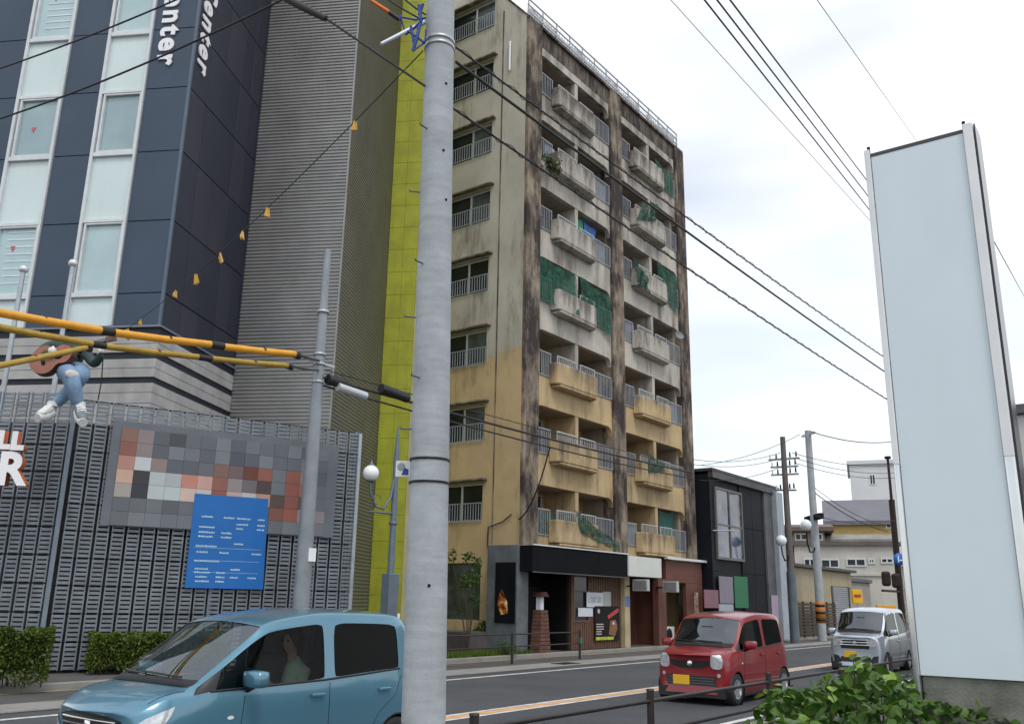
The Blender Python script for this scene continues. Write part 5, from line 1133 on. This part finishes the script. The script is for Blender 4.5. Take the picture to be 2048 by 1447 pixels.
    for s in (-1, 1):
        for i in range(ns-1):
            for j in range(nr-1):
                q = (g(i, j, s), g(i+1, j, s), g(i+1, j+1, s), g(i, j+1, s)); q = q if s < 0 else q[::-1]
                zn = 0
                if j >= 6 and iH <= i < iR: zn = 1
                if j == 4 and iH+1 <= i < iB0: zn = 2 if s < 0 else 3
                if j == 4 and i == iH: zn = 6 if s < 0 else 7
                if j == 4 and iB0+1 <= i < iRW: zn = 4 if s < 0 else 5
                if i == ns-2 and j in (5, 6, 7) and False: zn = 7
                faces.append(q); zone.append(zn)
    for i, rev in ((0, False), (ns-1, True)):
        for j in range(nr-2):
            q = (g(i, j, 1), g(i, j, -1), g(i, j+1, -1), g(i, j+1, 1)); q = q[::-1] if rev else q
            faces.append(q); zone.append(0)
        q = (g(i, 7, 1), g(i, 7, -1), g(i, 8, 0)); faces.append(q[::-1] if rev else q); zone.append(0)
    me = bpy.data.meshes.new('cage'); me.from_pydata(vs, [], faces); me.polygons.foreach_set('material_index', zone)
    for k in range(8): me.materials.append(M_TRIM)
    bmx = bmesh.new(); bmx.from_mesh(me); bmesh.ops.recalc_face_normals(bmx, faces=bmx.faces)
    bmx.verts.ensure_lookup_table(); vr = {vi: k[1] for k, vi in idx.items()}
    cr = bmx.edges.layers.float.get('crease_edge') or bmx.edges.layers.float.new('crease_edge')
    for e_ in bmx.edges:
        zs = {f_.material_index for f_ in e_.link_faces}
        if len(zs) > 1: e_[cr] = .88
        else:
            jj = {vr[v.index] for v in e_.verts}
            if jj in ({4}, {6}): e_[cr] = .45
            elif jj == {5}: e_[cr] = .35
    bmx.to_mesh(me); bmx.free()
    ob = bpy.data.objects.new('cage', me); COL.objects.link(ob); md = ob.modifiers.new('s', 'SUBSURF'); md.levels = 3; md.render_levels = 3
    dg = bpy.context.evaluated_depsgraph_get(); fm = bpy.data.meshes.new_from_object(ob.evaluated_get(dg)); bpy.data.objects.remove(ob)
    bmx = bmesh.new(); bmx.from_mesh(fm); bvh = BVHTree.FromBMesh(bmx)
    wc = [(.60 if kind != 'v' else .62), LEN-.40]; wc[1] = LEN-.42; wr = .275; ar = .315
    # cut the wheel arches
    kill = [f_ for f_ in bmx.faces if any((f_.calc_center_median().x-c)**2+(f_.calc_center_median().z-wr)**2 < ar**2 for c in wc) and abs(f_.calc_center_median().y) > .5]
    bmesh.ops.delete(bmx, geom=kill, context='FACES')
    for v in bmx.verts:
        if v.is_boundary and v.link_faces:
            for c in wc:
                d = math.hypot(v.co.x-c, v.co.z-wr)
                if abs(d-ar) < .05 and d > 1e-4 and abs(v.co.y) > .5:
                    v.co.x = c+(v.co.x-c)*ar/d; v.co.z = wr+(v.co.z-wr)*ar/d
    names = {0: ('body', paint), 1: ('windscreen', M_CARG), 2: ('side_window', M_CARGD if sdark else M_CARGS), 3: ('side_window', M_CARGS), 4: ('side_window', M_CARGD), 5: ('side_window', M_CARGD), 6: ('quarter_trim', M_TRIM), 7: ('quarter_trim', M_TRIM)}
    parts = {}
    for k, (pn_, mt) in names.items():
        b2 = bmx.copy(); bmesh.ops.delete(b2, geom=[f_ for f_ in b2.faces if f_.material_index != k], context='FACES')
        if not b2.faces: b2.free(); continue
        if k: 
            for v in b2.verts: v.normal_update()
            nv = [(v, v.normal.copy()) for v in b2.verts]
            for v, n_ in nv: v.co -= n_*.006
        for f_ in b2.faces: f_.smooth = True; f_.material_index = 0
        m2 = bpy.data.meshes.new(pn_); b2.to_mesh(m2); b2.free(); m2.materials.clear(); m2.materials.append(mt)
        parts[k] = link(pn_, m2, None, t)
    bmx.free(); body = parts[0]
    def stick(pt, d, off=.004):
        h = bvh.ray_cast(V3(pt)-V3(d)*2, V3(d)); 
        return (h[0]-V3(d)*off, h[1]) if h[0] is not None else (V3(pt), V3(d)*-1)
    def patch(name, poly, d, mt, off=.005, plane='yz', parent=None, cuts=5):
        """outline drawn on a plane, laid onto the body surface along d"""
        b2 = bmesh.new(); vv = []
        for p in poly: vv.append(b2.verts.new((0, p[0], p[1]) if plane == 'yz' else (p[0], 0, p[1])))
        b2.faces.new(vv); bmesh.ops.triangulate(b2, faces=b2.faces)
        for _ in range(3):
            ed = [e_ for e_ in b2.edges if e_.calc_length() > .035]
            if ed: bmesh.ops.subdivide_edges(b2, edges=ed, cuts=1); bmesh.ops.triangulate(b2, faces=b2.faces)
        d = V3(d).normalized()
        for v in b2.verts:
            base = V3((0, v.co.y, v.co.z)) if plane == 'yz' else V3((v.co.x, -.8 if d.y > 0 else .8, v.co.z))
            v.co = stick(base, d, off)[0]
        bmesh.ops.recalc_face_normals(b2, faces=b2.faces)
        for f_ in b2.faces: f_.smooth = True
        m2 = bpy.data.meshes.new(name); b2.to_mesh(m2); b2.free(); m2.materials.append(mt)
        return link(name, m2, None, parent or body)
    def seam(name, pts, d, w_=.007, mt=M_TRIM, plane='xz'):
        d = V3(d).normalized(); fine_ = []
        for a, b_ in zip(pts, pts[1:]):
            n_ = max(2, int(math.hypot(a[0]-b_[0], a[1]-b_[1])/.04))
            fine_ += [(a[0]+(b_[0]-a[0])*i/n_, a[1]+(b_[1]-a[1])*i/n_) for i in range(n_)]
        fine_.append(pts[-1])
        P3 = [stick((p[0], -.8*d.y, p[1]) if plane == 'xz' else ((0, p[0], p[1]) if plane == 'yz' else (p[0], p[1], 1.9)), d, .001)[0] for p in fine_]
        return MB().tube(P3, w_/2, 5).build(name, mt, body)
    for s in (-1, 1):
        dd = (0, -s, 0)
        seam('door_seam', [(mirx-.02, b-.06), (mirx-.06, .35), (mirx+.02, .24), (xb-.02, .24), (xb+.07, .34), (xb+.06, b)], dd)
        seam('door_seam', [(xb+.08, .30), (xb+.38, .24), (xr-.43, .40), (xr-.29, .62), (xr-.05, .78), (xr+.02, b)], dd)
        for x in (xb-.10, xr-.24):
            p, n_ = stick((x, -.8*dd[1], .84), dd, 0)
            hd = MB().box(-.085, .085, -.012, .012, -.016, .016).build('door_handle', paint, body, .009); hd.location = p+V3((0, s*.022, .004))
            patch('handle_cup', [(x-.05+.05*math.cos(a)*1.0, .83+.035*math.sin(a)) for a in [2*PI*i/14 for i in range(14)]], dd, paint, .0015, 'xz')
        # belt moulding
        seam('belt_moulding', [(hood+.16, b-.005), (xb, b+.022), ((xb+xr)/2, b+.05), (xr, b+.082)], dd, .022)
        if kind != 'v': patch('side_repeater', [(mirx-.16+.035*math.cos(a), .72+.016*math.sin(a)) for a in [2*PI*i/12 for i in range(12)]], dd, M_WHITE, .006, 'xz')
        # mirror
        mm = MB().ball((0, 0, 0), .1, 16, 10, sc=(.70, 1.25, .78)).build('mirror', paint, t); mm.location = (mirx, s*.845, b+.085)
        MB().tube([(0, -s*.02, -.06), (.01, -s*.12, -.10)], .026, 8).build('mirror_stalk', M_TRIM, mm)
        md = mm.modifiers.new('c', 'CAST'); md.cast_type = 'CUBOID'; md.factor = .6; md.use_radius_as_size = True
    # hood edge, cowl and wipers
    seam('hood_seam', [(.30, -.60), (.5, -.62), (hood-.05, -.645)], (0, 0, -1), .007, plane='xy'); seam('hood_seam', [(.30, .60), (.5, .62), (hood-.05, .645)], (0, 0, -1), .007, plane='xy')
    patch_c = [(hood-.06, -.60), (hood-.06, 0), (hood-.06, .60), (hood+.05, .60), (hood+.02, 0), (hood+.05, -.60)]
    b2 = MB(); 
    def cow(u, v):
        y = -.60+1.2*u; x = hood-.07+.11*v+.10*(y/W_)**2; return stick((x, y, 1.9), (0, 0, -1), .006)[0]
    b2.grid(cow, 24, 4); b2.build('cowl', M_TRIM, body)
    for y0, y1 in ((-.40, .20), (.12, .58)):
        pts = [stick((hood+.04+.02*i/8+.1*((y0+(y1-y0)*i/8)/W_)**2, y0+(y1-y0)*i/8, 1.9), (0, 0, -1), .02)[0] for i in range(9)]
        MB().tube(pts, .010, 6).build('wiper', M_TRIM, t)
    F1 = (1, 0, 0)
    if kind == 'a':      # blue: long swept lamps, slim grille
        for s in (-1, 1):
            patch('headlight', [(s*.62, nz_-.34), (s*.66, nz_-.14), (s*.86, nz_-.02), (s*1.10, nz_+.075), (s*1.08, nz_+.0), (s*.98, nz_-.16), (s*.82, nz_-.33)], (1, -s*.8, -.05), M_LENS, .007)
        patch('grille', [(-.42, nz_-.20), (.42, nz_-.20), (.48, nz_-.06), (.3, nz_-.035), (-.3, nz_-.035), (-.48, nz_-.06)], F1, M_TRIM, .006)
        for z in (nz_-.075, nz_-.125, nz_-.17): MB().tube([stick((0, y*.42/8, z), F1, .012)[0] for y in range(-8, 9)], .010, 6).build('grille_bar', M_CHR if z > nz_-.1 else mat('grey_bar', (.12, .12, .13), .35, .4), body)
        patch('lower_intake', [(-.40, .26), (.40, .26), (.44, .44), (-.44, .44)], F1, M_TRIM)
    elif kind == 'b':    # red: rounded square lamps, wide smiling grille
        for s in (-1, 1):
            cpts = [(s*(.565+.115*(abs(math.cos(a))**.6)*math.copysign(1, math.cos(a))), nz_-.10+.125*(abs(math.sin(a))**.6)*math.copysign(1, math.sin(a))) for a in [2*PI*i/20 for i in range(20)]]
            patch('headlight', cpts, (1, -s*.30, -.05), M_LENS, .016)
        patch('grille', [(-.42, nz_-.08), (-.36, nz_-.19), (-.2, nz_-.235), (.2, nz_-.235), (.36, nz_-.19), (.42, nz_-.08), (.2, nz_-.10), (-.2, nz_-.10)], F1, M_TRIM, .006)
        patch('lower_intake', [(-.50, .33), (.48, .33), (.50, .50), (-.50, .50)], F1, M_TRIM)
        for z in (.37, .415, .46): MB().tube([stick((0, y*.46/8, z), F1, .010)[0] for y in range(-8, 9)], .007, 6).build('grille_bar', mat('grey_bar', (.12, .12, .13), .35, .4), body)
        for s in (-1, 1): patch('fog_lamp', [(s*.60+.035*math.cos(a), .52+.035*math.sin(a)) for a in [2*PI*i/12 for i in range(12)]], (1, -s*.3, 0), M_LENS, .006)
    else:                # silver: broad chrome grille with wide lamps
        for s in (-1, 1):
            patch('headlight', [(s*.36, nz_-.16), (s*.38, nz_-.05), (s*.52, nz_+.0), (s*.66, nz_+.03), (s*.68, nz_-.08), (s*.64, nz_-.22), (s*.46, nz_-.22)], (1, -s*.3, -.05), M_LENS, .007)
            patch('lower_corner_trim', [(s*.46, .27), (s*.64, .30), (s*.66, .48), (s*.52, .46), (s*.44, .36)], (1, -s*.3, 0), M_TRIM, .006)
        patch('grille', [(-.38, nz_-.30), (.38, nz_-.30), (.40, nz_-.04), (-.40, nz_-.04)], F1, M_TRIM, .006)
        for z in (nz_-.06, nz_-.13, nz_-.20): MB().tube([stick((0, y*.39/8, z), F1, .012)[0] for y in range(-8, 9)], .017, 6).build('grille_bar', M_CHR, body)
        patch('lower_intake', [(-.42, .30), (.42, .30), (.40, .44), (-.40, .44)], F1, M_TRIM)
    pc = stick((0, 0 if kind != 'b' else .0, nz_-.15 if kind != 'a' else nz_-.12), F1, .014)[0]
    em = MB().lathe([(0, .010), (.04, .008), (.052, 0)], n=18).build('emblem', M_CHR, body); em.matrix_local = Matrix.Translation(pc) @ Matrix.Rotation(-PI/2, 4, 'Y')
    pz = {'a': .46, 'b': .42, 'v': .50}[kind]; py0 = {'a': 0, 'b': .18, 'v': .14}[kind]
    pp = stick((0, py0, pz), F1, .02)[0]
    MB().box(-.008, .008, -.165, .165, -.083, .083).build('number_plate', mat('yellow_plate', (.72, .40, .01), .5, var=.04), body, .006).location = pp
    # glazing detail: sticker, mirror, dark floor, seats, wheel
    MB().box(.35, LEN-.25, -.60, .60, .30, .42).box(.45, hood+.1, -.60, .60, .42, hz-.06).build('floor', M_DARK, t)
    for x, sy in ((xs+(.5 if kind == 'a' else 0), -.32), (xs, .32), (xs+.9, -.32), (xs+.9, .32)):
        MB().box(x-.2, x+.25, sy-.24, sy+.24, .42, .60).prism([(x+.14, .6), (x+.28, .6), (x+.42, 1.16), (x+.32, 1.17)], 'y', sy-.23, sy+.23).box(x+.33, x+.42, sy-.12, sy+.12, 1.18, 1.36).build('seat', M_SEAT, t, .04)
    MB().prism([(hood+.05, hz-.05), (hood+.45, hz-.08), (hood+.5, .75), (hood+.05, .6)], 'y', -.62, .62).build('dashboard', M_SEAT, t, .04)
    sw_ = MB().tube([(.19*math.cos(a), .19*math.sin(a), 0) for a in [2*PI*i/24 for i in range(25)]], .014, 8).tube([(-.18, 0, 0), (.18, 0, 0)], .018, 6).build('steering_wheel', M_TRIM, t); sw_.matrix_local = Matrix.Translation((mirx+.35, .32, .93)) @ Matrix.Rotation(-1.05, 4, 'Y')
    p0 = stick((roofx-.13, -.40, 1.9), (0, 0, -1), .0)[0]
    MB().add([stick((roofx-.13+dx, -.42+dy, 1.9), (0, 0, -1), -.012)[0] for dx, dy in ((0, 0), (-.05, 0), (-.05, .07), (0, .07))], [(0, 1, 2, 3)]).build('inspection_sticker', mat('mint_sticker', (.15, .45, .34), .5), t)
    MB().box(-.012, .012, -.11, .11, -.03, .03).build('rear_mirror', M_TRIM, t, .008).location = (roofx-.14, 0, Hn-.30)
    # wheels
    for c in wc:
        for s in (-1, 1):
            wh_ = MB().lathe([(.17, -.075), (.24, -.08), (.268, -.065), (.275, -.03), (.275, .03), (.268, .065), (.24, .08), (.17, .075)], n=32).build('wheel', M_TYRE, t)
            wh_.matrix_local = Matrix.Translation((c, s*.648, .275)) @ Matrix.Rotation(PI/2*(1 if s < 0 else -1), 4, 'X')
            rim = MB().lathe([(.17, .07), (.175, .078), (.165, .06), (.13, .03), (0, .03)], n=32)
            for k in range(7):
                a = 2*PI*k/7; rim.bar((.03*math.cos(a), .03*math.sin(a), .06), (.165*math.cos(a), .165*math.sin(a), .068), .035, .02)
            rim.lathe([(0, .075), (.04, .072), (.045, .05)], n=16); rim.build('rim', M_RIM, wh_)
            MB().lathe([(.318, -.16), (.318, .085), (.30, .085)], n=28).lathe([(.318, -.16), (0, -.16)], n=28).build('wheel_arch', M_TRIM, t).matrix_local = Matrix.Translation((c, s*.64, .275)) @ Matrix.Rotation(PI/2*(1 if s < 0 else -1), 4, 'X')
    MB().box(.16, LEN-.16, -.66, .66, .13, .30).build('underbody', M_TRIM, t)
    return t
M_PBLUE = mat('blue_car_paint', (.085, .225, .315), .30, .35, var=.03, vs=1, coat=1)
M_PRED = mat('red_car_paint', (.215, .007, .011), .28, .05, var=.03, vs=1, coat=.6)
M_PSIL = mat('silver_car_paint', (.40, .455, .52), .28, .55, var=.03, vs=1, coat=1)
car('light blue boxy small car with a driver, passing behind the concrete pole', 'small_car', 4.28, 7.02, M_PBLUE, 1.64, .66, .97, .80, 1.36, kind='a', belt=.955, LEN=3.62, mirx=1.20, xb=2.14, xr=3.2, xs=1.95)
car('red rounded small car with a yellow number plate, facing the blue car', 'small_car', 15.72, 6.9, M_PRED, 1.63, .66, .975, .86, 1.10, kind='b', belt=.955, sdark=True, mirx=.98)
car('silver small van with chrome grille and yellow number plate following the red car', 'small_van', 26.3, 7.0, M_PSIL, 1.76, .58, 1.05, .95, 1.06, kind='v', belt=1.01, sdark=True, mirx=.95)
# roof items on the red car's far side seen above it: none

# ------------------------------------------------------------------ figures (skinned chains)
def skinmesh(name, chains, mt, parent, root=0, sub=2):
    """chains: list of lists of (co, radius); vertices closer than 1e-4 are shared"""
    vs = []; rs = []; es = []
    def vid(p, r):
        p = V3(p)
        for i, q in enumerate(vs):
            if (q-p).length < 1e-4: return i
        vs.append(p); rs.append(r); return len(vs)-1
    for ch in chains:
        ids = [vid(p, r) for p, r in ch]
        es += [(a, b) for a, b in zip(ids, ids[1:]) if a != b]
    me = bpy.data.meshes.new(name); me.from_pydata(vs, es, [])
    ob = bpy.data.objects.new(name, me); COL.objects.link(ob)
    md = ob.modifiers.new('skin', 'SKIN'); md.use_smooth_shade = True
    for i, s in enumerate(me.skin_vertices[0].data):
        r = rs[i]; s.radius = r if isinstance(r, tuple) else (r, r); s.use_root = (i == root)
    ss = ob.modifiers.new('sub', 'SUBSURF'); ss.levels = sub; ss.render_levels = sub
    dg = bpy.context.evaluated_depsgraph_get(); fm = bpy.data.meshes.new_from_object(ob.evaluated_get(dg)); bpy.data.objects.remove(ob)
    fm.materials.clear(); fm.materials.append(mt)
    for p in fm.polygons: p.use_smooth = True
    return link(name, fm, None, parent)
# driver of the blue car (right hand seat is on the far side; car faces -x)
M_SKIN = mat('skin', (.50, .29, .20), .5, var=.06); M_HAIR = mat('dark_hair', (.018, .012, .010), .5, var=.2)
dr = thing('person', 'driver in a pale green top sitting at the wheel of the blue car', 'person', (6.50, 7.02+.7375+.02, .56), 0)
sk = [[((.12, 0, .08), .13), ((.14, 0, .30), (.15, .11)), ((.17, 0, .46), (.17, .10)), ((.16, 0, .56), .055), ((.13, 0, .62), .05)],
      [((.17, 0, .46), (.17, .10)), ((.15, -.18, .44), .065), ((.02, -.24, .25), .048), ((-.22, -.15, .30), .036)],
      [((.17, 0, .46), (.17, .10)), ((.15, .18, .44), .065), ((.02, .24, .25), .048), ((-.22, .13, .30), .036)],
      [((.12, 0, .08), .13), ((-.02, -.11, .06), .085), ((-.34, -.12, .02), .06), ((-.52, -.12, -.18), .045)],
      [((.12, 0, .08), .13), ((-.02, .11, .06), .085), ((-.34, .12, .02), .06), ((-.52, .12, -.18), .045)]]
bd_ = skinmesh('body', sk, mat('pale_green_shirt', (.55, .70, .55), .8, var=.1), dr)
hd_ = MB().ball((.10, 0, .73), .105, 20, 14, sc=(.95, .78, 1.18)); hd_.ball((.0, 0, .72), .02, 8, 6, sc=(1, .7, 1.1)).ball((.10, -.085, .72), .022, 8, 6, sc=(.6, .4, 1)).ball((.10, .085, .72), .022, 8, 6, sc=(.6, .4, 1)).tube([(.12, 0, .55), (.11, 0, .66)], .052, 12)
hd_.build('head', M_SKIN, bd_)
MB().ball((.125, 0, .755), .118, 20, 14, sc=(.95, .88, 1.12)).ball((.17, 0, .66), .09, 14, 10, sc=(.7, 1.0, 1.2)).build('hair', M_HAIR, bd_)
for y in (-.035, .035): MB().ball((.012, y, .745), .011, 8, 6).build('eye', M_DARK, bd_)
MB().ball((.012, 0, .685), .018, 8, 6, sc=(.4, 1, .3)).build('mouth', mat('lips', (.35, .1, .09), .5), bd_)
for y in (-.15, .13):
    ch = [[((-.22, y, .30), .034), ((-.28, y, .33), .036), ((-.31, y, .345), .03)]]
    for k, (dy, L_) in enumerate(((-.030, .055), (-.010, .065), (.010, .06), (.028, .05))): ch.append([((-.31, y, .345), .03), ((-.335, y+dy, .37), .010), ((-.345, y+dy, .37-L_*.5), .009), ((-.325, y+dy, .37-L_), .008)])
    ch.append([((-.28, y, .33), .036), ((-.29, y+.03, .37), .010), ((-.31, y+.03, .40), .009)])
    skinmesh('hand', ch, M_SKIN, bd_, sub=1)
# headless guitarist statue seated on top of the lattice screen
SD = 18.35
def sp3(px, py, off=0): return pD(px, py, SD+off)
o3 = sp3(150, 752, .25); gt = thing('guitarist_statue', 'headless statue in blue jeans and dark shirt sitting cross-legged on the lattice', 'statue', o3, 0)
q = lambda px, py, off=0: sp3(px, py, off)-o3
M_JEAN = mat('blue_jeans', (.19, .29, .43), .85, var=.30, vs=3, bump=.1, streak=.35, scol=(.05, .09, .17), sfreq=3, ssub=.6)
M_SHIRT = mat('dark_teal_shirt', (.035, .062, .062), .8, var=.25, vs=4); M_GLOVE = mat('white_hand', (.70, .68, .64), .6, var=.06)
jn = skinmesh('jeans', [[(q(148, 742, .38), 0.256), (q(128, 742, .12), 0.211), (q(140, 748, -.28), 0.198), (q(148, 775, -.30), 0.173), (q(153, 798, -.20), 0.147), (q(157, 812, -.12), 0.134)],
                        [(q(148, 742, .38), 0.256), (q(160, 742, .15), 0.205), (q(164, 749, -.18), 0.186), (q(146, 775, -.02), 0.160), (q(122, 797, -.05), 0.134), (q(106, 813, -.05), 0.122)],
                        [(q(148, 742, .38), 0.256), (q(150, 730, .40), (.22, .16))]], M_JEAN, gt)
MB().ball(q(145, 749, -.37), .16, 14, 9, sc=(1.0, .28, .62)).build('ripped_patch', mat('bare_patch', (.55, .52, .47), .8, var=.15, vs=5), jn)
skinmesh('shirt', [[(q(150, 736, .40), (.24, .18)), (q(146, 715, .42), (.27, .19)), (q(138, 696, .44), (.30, .18)), (q(136, 686, .45), .12)],
                   [(q(138, 696, .44), (.30, .18)), (q(165, 697, .40), .13), (q(187, 727, .25), .105), (q(194, 724, .10), .095), (q(203, 708, -.12), .07)],
                   [(q(138, 696, .44), (.30, .18)), (q(96, 692, .32), .13), (q(80, 706, .12), .11), (q(84, 712, -.02), .10), (q(98, 704, -.18), .075)]], M_SHIRT, gt)
for (px, py, off, sgn) in ((104, 702, -.24, 1), (203, 698, -.16, -1)):
    ch = [[(q(px-5*sgn, py+3, off+.04), .07), (q(px, py, off), .085), (q(px+2*sgn, py-1, off-.02), .08)]]
    for k in range(4): ch.append([(q(px+2*sgn, py-1, off-.02), .08), (q(px+5*sgn, py-5+k*3.4, off-.05), .026), (q(px+7.5*sgn, py-3+k*3.4, off-.04), .023), (q(px+7.5*sgn, py+0+k*3.2, off+.02), .02)])
    ch.append([(q(px, py, off), .085), (q(px+1*sgn, py-8, off-.02), .026), (q(px+5*sgn, py-10, off+.0), .022)])
    skinmesh('hand', ch, M_GLOVE, gt, sub=1)
M_SHOE = mat('sneaker_white', (.62, .62, .60), .6, var=.12, vs=6); M_SHOEG = mat('sneaker_grey', (.16, .19, .20), .7, var=.2, vs=6)
for (heel, toe, lab) in (((105, 815, -.08), (76, 829, -.42), ''), ((158, 815, -.14), (167, 838, -.60), '')):
    a, b = q(*heel), q(*toe); so_ = skinmesh('sneaker', [[(a, .10), (a.lerp(b, .35), (.115, .10)), (a.lerp(b, .7), (.12, .085)), (b, (.09, .06))]], M_SHOEG if heel[0] > 120 else M_SHOE, gt)
    MB().tube([a+V3((0, 0, -.10)), a.lerp(b, .5)+V3((0, 0, -.115)), b+V3((0, 0, -.07))], [.10, .115, .09], 10).build('sole', M_SHOE, so_)
    MB().tube([a+V3((0, 0, .02)), a+V3((0, 0, .12))], [.125, .115], 12).build('collar', M_SHOE, so_)
    u_ = (b-a).normalized(); s_ = u_.cross(V3((0, 0, 1))).normalized()
    lc = MB()
    for k in range(3): c_ = a.lerp(b, .3+.15*k)+V3((0, 0, .10-.012*k)); lc.tube([c_-s_*.085-V3((0, 0, .03)), c_+V3((0, 0, .015)), c_+s_*.085-V3((0, 0, .03))], .022, 6)
    lc.build('lace', M_WHITE, so_)
gu = thing('guitar', 'orange-brown guitar held by the headless statue', 'guitar', q(112, 716, -.1)+o3, 0)
go = q(112, 716, -.1)+o3
r_ = rt.copy(); ax = (sp3(204, 693, -.1)-sp3(95, 728, -.1)).normalized(); nrm = (-fw*.95+V3((0, 0, .2))).normalized(); nrm = (nrm-ax*nrm.dot(ax)).normalized(); bx = nrm.cross(ax)
gp = lambda u, v, w_: ax*u+bx*v+nrm*w_
outl = []
for i in range(40):
    a = 2*PI*i/40; u = math.cos(a); wv = .30*(1+.16*math.cos(2*a)-.10*math.cos(a)); 
    wv = .31 if False else wv
    outl.append((u*.46-.06, math.sin(a)*(.33-.07*math.cos(a)-.11*math.exp(-((u*.46-.06-.05)/.12)**2))))
gmb = MB(); n = len(outl)
vsf = [gp(u, v, .09) for u, v in outl]+[gp(u, v, -.09) for u, v in outl]
gmb.add(vsf, [tuple(range(n)), tuple(range(2*n-1, n-1, -1))]); gmb.add(vsf, [(i, (i+1) % n, (i+1) % n+n, i+n) for i in range(n)], 1)
gbo = gmb.build('guitar_body', [mat('orange_brown_varnish', (.24, .065, .022), .3, var=.25, vs=3, coat=.6), mat('dark_brown_varnish', (.10, .035, .018), .35, var=.2)], gu)
MB().add([gp(.10+.10*math.cos(2*PI*i/20), .10*math.sin(2*PI*i/20), .094) for i in range(20)], [tuple(range(20))]).build('sound_hole', M_DARK, gbo)
MB().add([gp(*c, .12) for c in ((-.26, -.12), (-.20, -.12), (-.20, .12), (-.26, .12))]+[gp(*c, .09) for c in ((-.26, -.12), (-.20, -.12), (-.20, .12), (-.26, .12))], [(0, 1, 2, 3), (0, 1, 5, 4), (1, 2, 6, 5), (2, 3, 7, 6), (3, 0, 4, 7)]).build('bridge', M_DARK, gbo)
MB().bar(gp(.2, 0, .10), gp(1.12, 0, .08), .085, .05, up=nrm).build('neck', mat('dark_brown_varnish', (0, 0, 0)), gu)
MB().bar(gp(1.12, 0, .08), gp(1.32, 0, .04), .13, .04, up=nrm).build('headstock', mat('dark_brown_varnish', (0, 0, 0)), gu)
sr = MB()
for k in range(6): sr.tube([gp(-.23, -.045+.018*k, .125), gp(1.12, -.03+.012*k, .115)], .004, 4)
sr.build('strings', M_STEEL, gu)
single(MB().tube([sp3(206, 716, -.05), sp3(203, 762, .1), sp3(196, 800, .2)], .012, 6), 'guitar_lead', M_WIRE, 'thin dark lead dangling from the statue hand to the lattice', 'cable')
